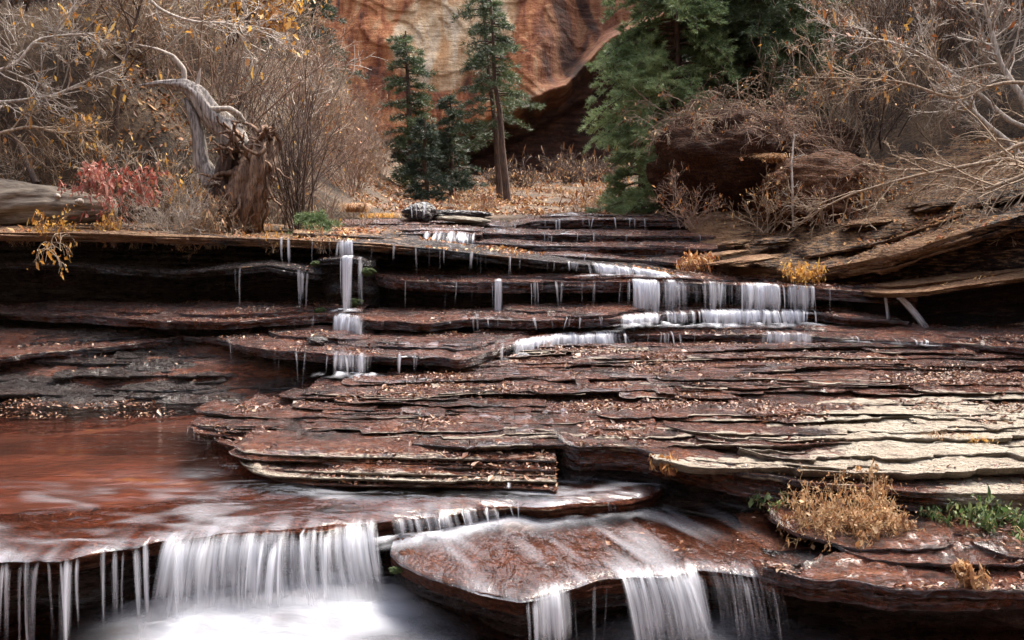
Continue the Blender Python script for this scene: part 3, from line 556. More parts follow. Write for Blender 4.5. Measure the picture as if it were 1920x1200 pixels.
FALLS = [
 # key, px0, px1, py bottom, kwargs, label, group
 ('P', -60, 88, 1215, dict(op=.55, strands=12, curtain=False, throw=.05, conv=.3), 'thin white threads of water in the bottom left corner'),
 ('P', 90, 160, 1215, dict(op=.55, strands=7, curtain=False, throw=.05, conv=.3), 'faint threads just right of those in the bottom left corner'),
 ('P', 160, 290, 1200, dict(op=.55, strands=9, curtain=False, throw=.05, conv=.3), 'narrow twin threads between corner and widest foreground fall'),
 ('P', 296, 715, 1160, dict(op=.66, strands=18, throw=.22, skew=.03, layers=2, conv=-.12, foam=.5), 'widest silky white foreground fall dropping into churned foam'),
 ('P', 705, 975, 1003, dict(op=.55, strands=16, throw=.05, skew=.03, foam=.8), 'short fringe of water between red pool and lower slab'),
 ('P', 1050, 1200, 968, dict(op=.30, strands=6, curtain=False, throw=.03, foam=.2), 'tiny drips at the right end of the pool lip'),
 ('I', 978, 1085, 1235, dict(op=.68, strands=8, throw=.10, foam=.4, skew=.02), 'narrow fan of water left in the pair over the low slab'),
 ('I', 1090, 1150, 1225, dict(op=.28, strands=3, curtain=False, throw=.04), 'faint threads between the two fans of the low slab'),
 ('I', 1150, 1320, 1235, dict(op=.72, strands=10, throw=.15, foam=.4, skew=.08), 'broad bright fan of water over the low slab edge'),
 ('I', 1310, 1465, 1235, dict(op=.45, strands=7, throw=.12, foam=.3, skew=.06, curtain=True), 'dimmer curtain beside the right hand shelf'),
 ('thin tip of the tilted slab where it meets the pool', 350, 440, 829, dict(op=.5, strands=8, curtain=False, throw=.02), 'tiny row of spouts at the tip of the tilted slab'),
 ('low layered front edge of the slab above the red pool', 948, 960, 915, dict(op=.6, strands=2, throw=.01), 'single tiny spout on the slab front over the pool'),
 ('T2', 470, 582, 722, dict(op=.34, strands=6, curtain=False, throw=.03), 'group of faint threads left of the stepped main column'),
 ('T2', 612, 702, 706, dict(op=.5, strands=10, throw=.05, foam=.9), 'lowest curtain of the stepped main column ending in white foam'),
 ('T2', 738, 756, 708, dict(op=.6, strands=1, throw=.03), 'short slanting thread right of the main column base'),
 ('T2', 768, 786, 704, dict(op=.5, strands=1, throw=.03), 'second short thread right of the main column base'),
 ('T2', 935, 1180, 655, dict(op=.75, strands=26, throw=.07, foam=1.), 'bright low curtain sweeping down onto the tilted slab'),
 ('T2', 1185, 1335, 650, dict(op=.42, strands=9, curtain=False, throw=.03, foam=.25), 'separate short threads after the bright low curtain'),
 ('T2', 1420, 1540, 650, dict(op=.55, strands=9, throw=.03, foam=.5), 'short low curtain beneath the widest upper falls'),
 ('T2', 1590, 1745, 645, dict(op=.5, strands=14, curtain=False, throw=.03, foam=.3), 'low fringe of threads at the foot of the slanting chute'),
 ('T3', 540, 600, 624, dict(op=.42, strands=4, curtain=False, throw=.02), 'little threads left of the domed splash'),
 ('T3', 622, 690, 640, dict(op=.75, strands=8, throw=.12, foam=.9, conv=-.2), 'domed splash halfway down the main column'),
 ('T3', 1160, 1240, 612, dict(op=.8, strands=10, throw=.08, foam=.9, conv=-.1), 'bright lower tier under the left end of widest falls'),
 ('T3', 1240, 1300, 612, dict(op=.45, strands=5, throw=.06, foam=.5), 'dim lower tier between two brighter lower tiers'),
 ('T3', 1295, 1535, 612, dict(op=.75, strands=20, throw=.08, foam=.9), 'long bright lower tier of the widest upper falls'),
 ('T5', 470, 484, 500, dict(op=.30, strands=1, curtain=False, throw=.02), 'faintest thread crossing the black wall at left'),
 ('T5', 522, 548, 500, dict(op=.6, strands=3, curtain=False, throw=.02), 'paired threads dropping to the thin left shelf'),
 ('T5', 632, 666, 492, dict(op=.85, strands=8, throw=.05), 'top of the main column pouring from the upper ledge'),
 ('T5', 732, 746, 498, dict(op=.42, strands=2, curtain=False, throw=.02), 'thread right of the main column, on the upper ledge'),
 ('T5', 818, 836, 505, dict(op=.5, strands=2, curtain=False, throw=.02), 'thread in the middle of the upper ledge'),
 ('T5', 878, 918, 512, dict(op=.5, strands=4, curtain=False, throw=.02), 'close trio of threads on the upper ledge'),
 ('T5', 946, 984, 518, dict(op=.55, strands=3, curtain=False, throw=.02), 'rightmost bright threads under the middle upper ledge'),
 ('T5', 1062, 1090, 508, dict(op=.6, strands=3, throw=.03), 'small fall at the left start of the sloping fringe'),
 ('T5', 1095, 1275, 519, dict(op=.8, strands=20, throw=.06, foam=.6, skew=.03), 'sloping white fringe above the widest falls'),
 ('T4L', 545, 590, 576, dict(op=.5, strands=4, curtain=False, throw=.02), 'threads falling from the thin left shelf'),
 ('T4L', 425, 445, 572, dict(op=.25, strands=1, curtain=False, throw=.02), 'hair thin drip below the thin left shelf'),
 ('N', 636, 668, 584, dict(op=.95, strands=6, throw=.08, conv=.45, foam=.6), 'tall tapering middle of the main column'),
 ('N', 668, 684, 570, dict(op=.45, strands=2, throw=.05), 'side thread beside the tall tapering column'),
 ('T4', 752, 764, 580, dict(op=.5, strands=1, curtain=False, throw=.02), 'lone thread nearest the tapering column on the right'),
 ('T4', 828, 842, 582, dict(op=.3, strands=1, curtain=False, throw=.02), 'hair thin drip in the middle black hollow'),
 ('T4', 922, 946, 612, dict(op=.75, strands=3, throw=.05), 'narrow bright fall in the centre of the picture'),
 ('T4', 988, 1014, 585, dict(op=.6, strands=3, curtain=False, throw=.03), 'narrow fall right of the one in the centre'),
 ('T4', 1160, 1175, 585, dict(op=.5, strands=3, curtain=False, throw=.05), 'thin thread at the left edge of the widest falls'),
 ('T4', 1180, 1240, 586, dict(op=.85, strands=8, throw=.10, conv=.3), 'brightest upper curtain of the widest falls'),
 ('T4', 1242, 1295, 586, dict(op=.5, strands=7, throw=.06), 'second upper curtain of the widest falls'),
 ('T4', 1320, 1362, 588, dict(op=.6, strands=6, throw=.07), 'third upper curtain of the widest falls'),
 ('T4', 1383, 1470, 588, dict(op=.75, strands=12, throw=.09), 'fourth, wide upper curtain of the widest falls'),
 ('T4', 1470, 1530, 588, dict(op=.5, strands=8, throw=.06, foam=.3), 'last upper curtain at the right of the widest falls'),
 ('T4', 1160, 1535, 588, dict(op=.40, strands=22, throw=.05, layers=1), 'thin veil of water joining the upper curtains of the widest falls'),
 ('T3', 1155, 1540, 612, dict(op=.42, strands=20, throw=.05, layers=1, foam=.35), 'thin veil joining the lower tiers of the widest falls'),
 ('T4', 1550, 1560, 610, dict(op=.4, strands=1, curtain=False, throw=.04), 'lone thin thread right of the widest falls'),
 ('T4', 1634, 1662, 612, dict(op=.55, strands=3, curtain=False, throw=.08, skew=.05), 'thin fall alongside the slanting chute'),
 ('T4', 1655, 1680, 614, dict(op=.9, strands=5, throw=.15, skew=.30, conv=-.9), 'slanting white chute at the right end of the cascade'),
 ('U3', 1040, 1062, 442, dict(op=.6, strands=3, curtain=False, throw=.03), 'tiny fall on the uppermost dark lip'),
 ('U3', 960, 1035, 428, dict(op=.45, strands=7, curtain=False, throw=.03), 'dribbles at the left end of the uppermost dark lip'),
 ('U2', 1018, 1045, 470, dict(op=.45, strands=3, curtain=False, throw=.03), 'tiny fall beneath the uppermost dark lip'),
 ('U1', 1010, 1200, 480, dict(op=.26, strands=8, curtain=False, throw=.02), 'scattered dribbles low on the dark rippled ledges'),
 ('T5', 560, 628, 515, dict(op=.26, strands=4, curtain=False, throw=.02), 'sparse drips left of the main column, from the upper ledge'),
 ('T5', 690, 730, 510, dict(op=.26, strands=3, curtain=False, throw=.02), 'sparse drips right of the main column, from the upper ledge'),
 ('T5', 760, 815, 512, dict(op=.30, strands=4, curtain=False, throw=.02), 'sparse threads along the middle of the upper ledge'),
 ('T5', 990, 1055, 520, dict(op=.28, strands=4, curtain=False, throw=.02), 'sparse drips before the sloping white fringe'),
 ('T4', 700, 745, 582, dict(op=.26, strands=4, curtain=False, throw=.02), 'faint drips in the hollow nearest the main column'),
 ('T4', 850, 915, 582, dict(op=.26, strands=4, curtain=False, throw=.02), 'faint drips left of the narrow bright central fall'),
 ('T4', 1030, 1150, 585, dict(op=.34, strands=8, curtain=False, throw=.03), 'scattered threads left of the widest falls'),
 ('T3', 720, 900, 632, dict(op=.26, strands=8, curtain=False, throw=.02), 'faint drips off the third step left of centre'),
 ('T3', 900, 1150, 618, dict(op=.45, strands=10, curtain=False, throw=.03), 'scattered threads off the third step in the centre'),
 ('T3', 340, 520, 622, dict(op=.22, strands=6, curtain=False, throw=.02), 'faint drips off the third step on the left'),
 ('T2', 370, 465, 715, dict(op=.22, strands=5, curtain=False, throw=.02), 'faintest drips left on the second step'),
 ('T4L', 340, 540, 570, dict(op=.24, strands=8, curtain=False, throw=.02), 'hair thin drips along the thin left shelf'),
 ('U0', 900, 1250, 492, dict(op=.40, strands=14, curtain=False, throw=.02), 'little dribbles over the lowest upstream ledge'),
 ('U2', 1060, 1420, 458, dict(op=.30, strands=12, curtain=False, throw=.02), 'little dribbles over the second upstream ledge'),
 ('U3', 1070, 1400, 432, dict(op=.45, strands=16, curtain=False, throw=.02), 'white dribbles right along the uppermost dark lip'),
 ('I', 1470, 1530, 1130, dict(op=.2, strands=3, curtain=False, throw=.03), 'last faint drips where the low slab meets the dark shelf'),
 ('U4', 795, 892, 462, dict(op=.55, strands=16, throw=.35, conv=-.5, foam=.4), 'broad white chute at the head of the cascade'),
]
for i, (k, a, b_, pb, kw, lb) in enumerate(FALLS):
    tag(fallmesh(k, a, b_, pb, seed=300 + i * 7, **kw), lb, 'waterfall')

# ------------------------------------------------------------------ terrain behind
def hillz(x, y):
    x = np.asarray(x, float); y = np.asarray(y, float)
    base = 1.30 + .045 * (y - 11)
    aL = np.interp(y, [9, 12, 20, 30, 60], [1.7, 2.2, 2.6, 3.2, 6]); aR = np.interp(y, [9, 12, 16, 25, 35, 60], [3.6, 3.3, 3.4, 4.0, 5, 8])
    L = np.logaddexp(0, (-x - aL) * 3) / 3; Rr = np.logaddexp(0, (x - aR) * 3) / 3
    z = base + 1.15 * L * sstep(9.2, 14.5, y) + 1.05 * Rr * sstep(9.8, 14.5, y)
    z = z + .02 * np.maximum(0, L - 1) * (y - 10)
    amp = np.clip((L + Rr) * .5, .06, 1)
    z = z + fbm(x * .45, y * .45, 201, 4) * .8 * amp + fbm(x * 2, y * 2, 202, 3) * .10 * (.3 + amp)
    ysk = np.interp(x, [-7, -4, -2.4, 2.6, 4.2, 7], [11.2, 11.3, 13.4, 13.6, 12.6, 11.5]); z = z - 1.5 * sstep(.5, -.1, y - ysk)
    z = z + .5 * sstep(24, 36, y) * (.3 + fbm(x * .3, y * .3, 205, 3))
    return z
xs = np.concatenate([np.arange(-45, -14, .8), np.arange(-14, 14, .12), np.arange(14, 46, .8)]); ys = np.concatenate([np.arange(10.9, 26, .12), np.arange(26, 62, .6)])
X, Y = np.meshgrid(xs, ys); Z = hillz(X, Y)

tag(mk('hillside', np.stack([X, Y, Z], 2).reshape(-1, 3), gfaces(*X.shape), G_hill), 'leaf strewn ground rising to steep brushy slopes on both sides', 'hillside', kind='structure')
# added unseen canyon wall behind the viewer and to the sides, blocks frontal skylight
a = np.linspace(0, 2 * np.pi, 160)[None]; t = np.linspace(0, 1, 30)[:, None]
rad = 1 + .12 * fbm(a * 3 + 0 * t, t * 3, 210, 4)
mfront = np.exp(-((a - np.pi / 2) / .95) ** 2)
H = 5 + 17 * (1 - mfront) + 0 * t
X = np.cos(a) * (22 + 24 * mfront - 3) * rad + 0 * t + np.cos(a) * t * 8; Y = np.sin(a) * (20 + 40 * mfront) * rad + np.sin(a) * t * 8 + 4
Z = -2 + H * t + 2 * fbm(a * 5, t * 4, 211, 4)
tag(mk('canyon_light_blocker', np.stack([X, Y, Z], 2).reshape(-1, 3), gfaces(*X.shape), G_hill), 'added unseen brown canyon walls around the stream, blocking low skylight', 'canyon side', kind='structure')
gx = np.linspace(-60, 60, 60); gy = np.linspace(-50, 80, 60); X, Y = np.meshgrid(gx, gy)
tag(mk('ground', np.stack([X, Y, X * 0 - 1.2 + fbm(X * .1, Y * .1, 3) * .3], 2).reshape(-1, 3), gfaces(60, 60), G_hill), 'low ground beneath everything', 'ground', kind='structure')

# cliff
def cliff():
    Y0 = 38.; pxs = np.linspace(430, 1420, 330); pys = np.linspace(430, -330, 330)
    PX, PYy = np.meshgrid(pxs, pys); X = (PX - 960) / F * Y0; Z = CZ + (375 - PYy) / F * Y0
    zd = np.interp(pxs, [430, 620, 720, 860, 960, 1060, 1150, 1300, 1420], [330, 300, 290, 262, 232, 180, 100, 20, -20])[None]
    zd = CZ + (375 - zd) / F * Y0 + fbm(X * .6, 0 * X, 220, 4) * .25
    up = Z - zd
    z2 = np.interp(pxs, [430, 870, 980, 1060, 1150, 1300, 1420], [330, 290, 245, 200, 150, 80, 20])[None]; z2 = CZ + (375 - z2) / F * Y0
    bulge = sstep(-.1, .5, up)
    dep = (1 - bulge) * 3.0 + np.maximum(up, 0) * .42
    dep = dep + sstep(.05, -.25, Z - z2 + fbm(X, Z, 223) * .08) * .8          # second, deeper recess under the crack
    # cream scoop, upper left; dark deep scoop at upper right
    dep += fbm(X * .25, Z * .25, 224, 3) * .5 + fbm(X * 1.6 - Z * .5, Z * .9, 225, 4) * .22
    dep += 3.0 * sstep(.6, 2.4, X + (Z - 6) * -.25 + fbm(Z * .5, X * .3, 226) * .5) * sstep(.2, 1.2, up)
    dep += .07 * np.floor(fbm(X * .3 + Z * .25, Z * .35, 227, 3) * 4)
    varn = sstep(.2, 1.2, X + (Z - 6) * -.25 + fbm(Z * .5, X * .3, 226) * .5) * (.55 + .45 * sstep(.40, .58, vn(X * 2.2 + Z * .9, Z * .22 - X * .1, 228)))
    V = np.stack([X * (1 + dep * .0), Y0 + dep, Z], 2).reshape(-1, 3)
    b = NB('streaked_orange_sandstone')
    c = b.coord((1.3, 1.3, .13), (0, R(24), 0)); c2 = b.coord((.28, .28, .32), (0, R(35), 0)); c3 = b.coord((1, 1, 1)); c4 = b.coord((.6, .6, 3.), (0, R(-34), 0))
    n1 = b.noise(c, 1.5, 6, .6, .6); n2 = b.noise(c2, 1.1, 4, .5, 1.2); n3 = b.noise(c3, 5, 6, .7); n4 = b.noise(c4, 1.6, 5, .6)
    o_ = b.ramp(n1, [(.34, (.08, .03, .018)), (.45, (.30, .090, .032)), (.56, (.50, .20, .075)), (.68, (.60, .36, .19))])
    cr = b.ramp(n1, [(.35, (.50, .27, .12)), (.5, (.66, .47, .28)), (.65, (.74, .60, .43))])
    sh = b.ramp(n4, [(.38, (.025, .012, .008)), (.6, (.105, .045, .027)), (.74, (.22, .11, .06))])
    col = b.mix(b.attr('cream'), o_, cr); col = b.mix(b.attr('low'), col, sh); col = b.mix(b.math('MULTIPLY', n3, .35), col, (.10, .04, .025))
    m = b.done(b.prin(col, .85, b.bump(b.math('ADD', n3, n4), .7, .25)))
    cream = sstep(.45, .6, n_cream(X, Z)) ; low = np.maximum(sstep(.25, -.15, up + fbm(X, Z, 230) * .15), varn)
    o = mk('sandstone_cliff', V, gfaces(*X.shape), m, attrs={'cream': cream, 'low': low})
    tag(o, 'tall orange and cream streaked sandstone cliff with an overhanging alcove', 'cliff', kind='structure')
def n_cream(X, Z):
    d = ((X + 2.7 - (Z - 7) * .35) / 2.2) ** 2 + ((Z - 8.3) / 2.6) ** 2
    return 1.05 - d * .55 + fbm(X * .6, Z * .6, 231) * .25
cliff()

# ------------------------------------------------------------------ fallen leaves
def leafmesh(P, size, rng, tilt=.35, up=.006):
    n = len(P); s = size * np.clip(np.exp(rng.normal(-.15, .38, n)), .3, 2.2)[:, None]; a = rng.uniform(0, 2 * np.pi, n)
    t = rng.normal(0, tilt, (n, 2))
    u = np.stack([np.cos(a), np.sin(a), t[:, 0]], 1); v = np.stack([-np.sin(a), np.cos(a), t[:, 1]], 1) * .62
    nn = np.cross(u, v); nn /= np.linalg.norm(nn, axis=1)[:, None]
    C = P + np.array([0, 0, up]); curl = rng.uniform(-.05, .35, n)[:, None]
    V = np.stack([C - u * s * .5, C - v * s * .42 + nn * s * curl, C + u * s * .5 + nn * s * curl * .6, C + v * s * .42 + nn * s * curl], 1)
    i = np.arange(n)[:, None] * 4
    Fc = np.concatenate([i + np.array([0, 1, 2]), i + np.array([0, 2, 3])])
    return V.reshape(-1, 3), Fc, np.repeat(rng.random(n), 4)
rng = np.random.default_rng(77)
k_ = 900; fl = np.array([PZ(a_, b_, .03) for a_, b_ in zip(rng.uniform(-40, 330, k_) , 748 + 38 * rng.random(k_) ** 1.3)]); fl = fl[vn(fl[:, 0] * 3, fl[:, 1] * 5, 66) > .38]; LEAFPTS['wet'].append(fl)
P = np.concatenate(LEAFPTS['wet']); V, Fc, r_ = leafmesh(P, .030, rng, .35)
tag(mk('fallen_leaves', V, Fc, L_wet, smooth=False, attrs={'rnd': r_}), 'wet fallen leaves plastered over the red ledges', 'fallen leaves', kind='stuff')
P = np.concatenate(LEAFPTS['dry']); V, Fc, r_ = leafmesh(P, .042, rng, .45)
tag(mk('fallen_leaves', V, Fc, L_dry, smooth=False, attrs={'rnd': r_}), 'dry orange leaves on the upper ledge and right bank', 'fallen leaves', kind='stuff')
n = 110000; x = rng.uniform(-9, 9, n); y = 11.2 + 24 * rng.random(n) ** 1.6; m = vn(x * 1.2, y * 1.2, 79) > .3 + .3 * rng.random(n) + .25 * sstep(2.2, 3.2, np.abs(x)); x, y = x[m], y[m]
V, Fc, r_ = leafmesh(np.stack([x, y, hillz(x, y) + .01], 1), .06, rng, .6)
tag(mk('leaf_litter', V, Fc, leaf_mat('muted_leaf_litter', [(0, (.06, .03, .015)), (.4, (.24, .09, .035)), (.75, (.42, .19, .065)), (1, (.50, .36, .18))], .15, .6), smooth=False, attrs={'rnd': r_}), 'orange brown leaf litter covering the slopes behind the stream', 'leaf litter', kind='stuff')

# ------------------------------------------------------------------ plants: tubes
class Tub:
    def __init__(s): s.V = []; s.F = []; s.o = 0
    def add(s, P, r, sides=4):
        P = np.asarray(P, float); n = len(P); T = np.gradient(P, axis=0); T /= np.linalg.norm(T, axis=1)[:, None] + 1e-9
        ref = np.array([0, 0, 1.]) if abs(T[0, 2]) < .8 else np.array([1., 0, 0])
        A = np.cross(T, ref); A /= np.linalg.norm(A, axis=1)[:, None] + 1e-9; B = np.cross(T, A)
        a = np.arange(sides) * 2 * np.pi / sides; r = np.broadcast_to(np.asarray(r, float), (n,))
        ring = P[:, None] + r[:, None, None] * (A[:, None] * np.cos(a)[None, :, None] + B[:, None] * np.sin(a)[None, :, None])
        s.V.append(ring.reshape(-1, 3)); i = np.arange(n - 1)[:, None] * sides; j = np.arange(sides)[None]; k = (j + 1) % sides
        s.F.append(np.stack([i + j, i + k, i + sides + k, i + sides + j], 2).reshape(-1, 4) + s.o)
        s.o += n * sides
    def build(s, name, mat, parent=None): return mk(name, np.concatenate(s.V), np.concatenate(s.F), mat, parent)
def grow(T, rng, p, d, L, r, lvl, tips, wob=.25, grav=.0, kids=(4, 7), ang=(.4, .9), ratio=.55, n=6, minr=.0016, sides=4):
    P = [np.array(p, float)]; d = np.array(d, float); d /= np.linalg.norm(d)
    for i in range(n):
        d = d + rng.normal(0, wob / n ** .5, 3) + np.array([0, 0, grav / n]); d /= np.linalg.norm(d); P.append(P[-1] + d * L / n)
    P = np.array(P); rr = np.linspace(r, max(minr, r * .35), n + 1)
    T.add(P, rr, sides if lvl > 0 else 3)
    if lvl <= 0: tips.append(P[-1]); tips.append(P[len(P) // 2]); return
    for k in range(rng.integers(*kids)):
        t = rng.uniform(.2, .98); i = min(int(t * n), n - 1); q = P[i] + (P[i + 1] - P[i]) * (t * n - i)
        dd = P[i + 1] - P[i]; dd /= np.linalg.norm(dd); o = rng.normal(0, 1, 3); o -= o.dot(dd) * dd; o /= np.linalg.norm(o)
        a = rng.uniform(*ang); grow(T, rng, q, dd * math.cos(a) + o * math.sin(a), L * ratio * rng.uniform(.6, 1.15) * (1.1 - .5 * t), max(minr, rr[i] * .6), lvl - 1, tips, wob, grav, kids, ang, ratio, max(4, n - 1), minr, sides)
def tipleaves(tips, rng, size, per=1, spread=.03, tilt=1.2):
    P = np.repeat(np.array(tips), per, 0); P = P + rng.normal(0, spread, P.shape); return leafmesh(P, size, rng, tilt, 0)

def shrub(name, label, seed, mat, stems=9, H=1.8, lvl=2, spread=.6, leaf=None, lsize=.04, lkeep=.3, group=None, r=.012, grav=.1, kids=(5, 8), cat='shrub', loc=(0, 0, 0), per=1, minr=.0022, wob=.35):
    rng = np.random.default_rng(seed); root = empty(name, loc); T = Tub(); tips = []
    for i in range(stems):
        a = rng.uniform(0, 2 * np.pi); s_ = rng.uniform(.05, spread)
        grow(T, rng, (rng.normal(0, .07), rng.normal(0, .07), -.15), (math.cos(a) * s_, math.sin(a) * s_, 1), H * rng.uniform(.6, 1.1), r * rng.uniform(.6, 1.2), lvl, tips, wob, grav, kids, minr=minr)
    T.build('stems', mat, root)
    if leaf:
        tips = np.array(tips); tips = tips[rng.random(len(tips)) < lkeep]; V, Fc, q = tipleaves(tips, rng, lsize, per); mk('leaves', V, Fc, leaf, root, smooth=False, attrs={'rnd': q})
    tag(root, label, cat, group); return root
# prototypes, then copies
zones = []
def scatter(protos, spots, cols, group, seed, smin=.75, smax=1.3):
    rng = np.random.default_rng(seed); used = set()
    for i, (x, y) in enumerate(spots):
        j = i % len(protos); pr = protos[j]; s_ = rng.uniform(smin, smax); loc = (x, y, float(hillz(x, y)) - .03); rot = (rng.normal(0, .12), rng.normal(0, .12), rng.uniform(0, 6.28)); s_ *= .55 if 560 < 960 + F * x / y < 900 else 1
        if j not in used: used.add(j); o = pr; o.location = loc; o.rotation_euler = rot; o.scale = (s_,) * 3
        else: o = dup(pr, loc, rot, (s_,) * 3)
        px_ = 960 + F * x / y; lm = next(n_ for p_, n_ in LAND if px_ < p_)
        tag(o, '%s%s %s, %s' % ('small ' if s_ < .88 else 'big ' if s_ > 1.14 else '', cols[j], lm, 'low down' if y < 14 else 'halfway up' if y < 17 else 'high up'), 'shrub', group)
LAND = [(150, 'above the fallen log'), (300, 'above the red shrub'), (430, 'behind the dead tree'), (620, 'behind the dark stem fan'), (800, 'near the round topped fir'), (1340, 'below the cliff'), (1500, 'over the overhanging boulder'), (1680, 'over the orange brown rock'), (1800, 'under the long pale limb'), (9999, 'by the upright white limb')]
rng = np.random.default_rng(91)
def spots(n, px0, px1, y0, y1, rng):
    out = []
    for i in range(n):
        Y_ = max(y0, 0) + (y1 - y0) * ((i + rng.random()) / n) ** .9; px = rng.uniform(px0, px1); Y_ = max(Y_, 12.6) if 170 < px < 540 else Y_; out.append(((px - 960) / F * Y_, Y_))
    return out
g = 'bare tangled shrubs on the left slope'
scatter([shrub('bare_shrub', '', 401 + i, m_, 10, 1.7, 2, .9, lf, .038, kp, kids=(4, 7), r=.013, minr=.0045 if m_ is B_pale else .0028) for i, (m_, lf, kp) in enumerate([(B_grey, L_yel, .10), (B_pale, None, 0), (B_dark, L_yel, .2), (B_red, None, 0), (B_grey, L_tan, .25)])],
        spots(120, -80, 600, 11.4, 20, rng), ['grey shrub with yellow leaves', 'pale bare shrub', 'dark shrub with yellow leaves', 'reddish bare shrub', 'grey shrub with tan leaves'], g, 92)
g = 'reddish thickets beside the cliff'
scatter([shrub('reddish_thicket', '', 421 + i, m_, 14, 2.0, 2, .45, lf, .06, .15, kids=(5, 8), r=.012, grav=.3, minr=.003) for i, (m_, lf) in enumerate([(B_red, L_dry), (B_red, None), (B_grey, L_dry)])],
        spots(30, 480, 720, 14.5, 24, rng), ['reddish thicket with orange leaves', 'reddish leafless thicket', 'grey thicket with orange leaves'], g, 93)
g = 'bare tangled shrubs on the right slope'
scatter([shrub('bare_shrub', '', 441 + i, m_, 10, 1.7, 2, 1.0, lf, .04, kp, kids=(4, 7), r=.013, minr=.0045 if m_ is B_pale else .0028) for i, (m_, lf, kp) in enumerate([(B_grey, L_yel, .12), (B_red, None, 0), (B_red, L_dry, .3), (B_pale, L_tan, .1), (B_dark, None, 0)])],
        spots(120, 1400, 2040, 12.8, 21, rng), ['grey shrub with yellow leaves', 'reddish bare shrub', 'reddish shrub with orange leaves', 'pale shrub with tan leaves', 'dark leafless shrub'], g, 94)
scatter([shrub('brown_weed', '', 461 + i, m_, 8, .55, 1, 1.0, lf, .05, .5, kids=(4, 7), r=.004) for i, (m_, lf) in enumerate([(B_red, L_dry), (B_grey, L_tan)])],
        spots(30, 660, 1330, 13.8, 24, rng), ['reddish low weed', 'grey low weed'], 'low weeds below the cliff', 95, .7, 1.3)
scatter([shrub('bare_shrub', '', 471, B_dark, 12, .75, 2, .9, L_tan, .06, .12, kids=(5, 8), r=.014, minr=.005)], spots(34, 800, 1180, 27, 37, rng), ['dark brush against the rock'], 'brush at the cliff foot', 97, .8, 1.4)
for i_, (a_, b_, Y_) in enumerate([(1275, 262, 12.9), (1330, 240, 13.0), (1385, 238, 12.9), (1430, 246, 12.9), (1300, 250, 13.3), (1460, 262, 12.6)]):
    shrub('overhanging_shrub', ['leftmost', 'second', 'third', 'fourth', 'hindmost', 'rightmost'][i_] + ' twiggy shrub drooping from the top of the overhanging boulder', 481 + i_, [B_grey, B_red][i_ % 2], 16, .8, 2, 1.3, L_dry, .03, .18, r=.007, loc=PY(a_, b_, Y_), kids=(5, 8), grav=-.9)

# ------------------------------------------------------------------ conifers
def conifer(name, label, loc, H, rad, mat, seed, base=.15, trunk_r=.09, blade=.10, nb=60, droop=.25, tuft=9, bark_=None, dens=1., lean=(0, 0), shape=1., bare=0, tier=.0, needle_w=.13, top=True):
    rng = np.random.default_rng(seed); root = empty(name, loc); T = Tub(); n = 14
    t = np.linspace(0, 1, n); tr = np.stack([lean[0] * t * H + .05 * fbm(t * 3, 0, seed, 2), lean[1] * t * H, t * H - .2], 1)
    Tt = Tub(); Tt.add(tr, trunk_r * (1 - .88 * t) + .006, 8); Tt.build('trunk', bark_ or B_trunk, root)
    NP = []; ND = []
    for i in range(nb):
        tt = base + (1 - base) * ((i + rng.random()) / nb) ** .85
        if tt > .985: continue
        p = np.array([np.interp(tt, t, tr[:, k]) for k in range(3)])
        prof = (1 - (tt - base) / (1 - base)) ** shape
        L = rad * (prof * .92 + .10) * rng.uniform(.6, 1.15); a = rng.uniform(0, 2 * np.pi)
        d = np.array([math.cos(a), math.sin(a), rng.uniform(-.15, .25)]); m_ = 7; s = np.linspace(0, 1, m_)
        B = p + d * L * s[:, None] + np.array([0, 0, -1]) * (droop * L * s ** 2)[:, None] + np.cumsum(rng.normal(0, .012 * L, (m_, 3)), 0)
        T.add(B, np.linspace(.018 * (1 + L * .3), .004, m_) * min(1, trunk_r / .08), 3)
        # side twigs with needle tufts
        nt2 = int((6 + 16 * L) * dens)
        for k in range(nt2):
            q = rng.uniform(.22, 1); c = np.array([np.interp(q, s, B[:, j]) for j in range(3)])
            side = np.cross(d, (0, 0, 1)) * rng.choice([-1, 1]); l2 = L * .34 * (1.15 - q) * rng.uniform(.5, 1.3) + .06
            dd = side * rng.uniform(.5, 1) + d * rng.uniform(.2, .9) + np.array([0, 0, rng.uniform(-.4, .25)]); dd /= np.linalg.norm(dd)
            mm = max(2, int(l2 / (blade * .42)))
            w_ = rng.random((mm, 1)); NP.append(c + dd * l2 * (np.arange(mm)[:, None] + w_) / mm); ND.append(np.repeat(dd[None], mm, 0))
    T.build('branches', bark_ or B_trunk, root)
    NP = np.concatenate(NP); ND = np.concatenate(ND); NP = np.repeat(NP, tuft, 0); ND = np.repeat(ND, tuft, 0)
    k = len(NP); dv = ND * .8 + rng.normal(0, .55, (k, 3)); dv[:, 2] += .12; dv /= np.linalg.norm(dv, axis=1)[:, None]
    l = blade * rng.uniform(.5, 1.1, (k, 1)); sd_ = np.cross(dv, rng.normal(0, 1, (k, 3))); sd_ /= np.linalg.norm(sd_, axis=1)[:, None]
    NP = NP + rng.normal(0, blade * .12, (k, 3))
    V = np.stack([NP - sd_ * l * needle_w * .5, NP + sd_ * l * needle_w * .5, NP + dv * l], 1).reshape(-1, 3)
    cl = np.clip(.5 + .45 * fbm(NP[:, 0] * 2.2, NP[:, 2] * 2.2 + NP[:, 1], seed, 3) + rng.normal(0, .16, k), 0, 1)
    mk('needles', V, np.arange(k * 3).reshape(-1, 3), mat, root, smooth=False, attrs={'rnd': np.repeat(cl, 3)})
    tag(root, label, 'conifer'); return root
def gp(px, Y_): x = (px - 960) / F * Y_; return (x, Y_, float(hillz(x, Y_)))
def top_h(px, pytop, Y_): return PY(px, pytop, Y_)[2] - gp(px, Y_)[2]
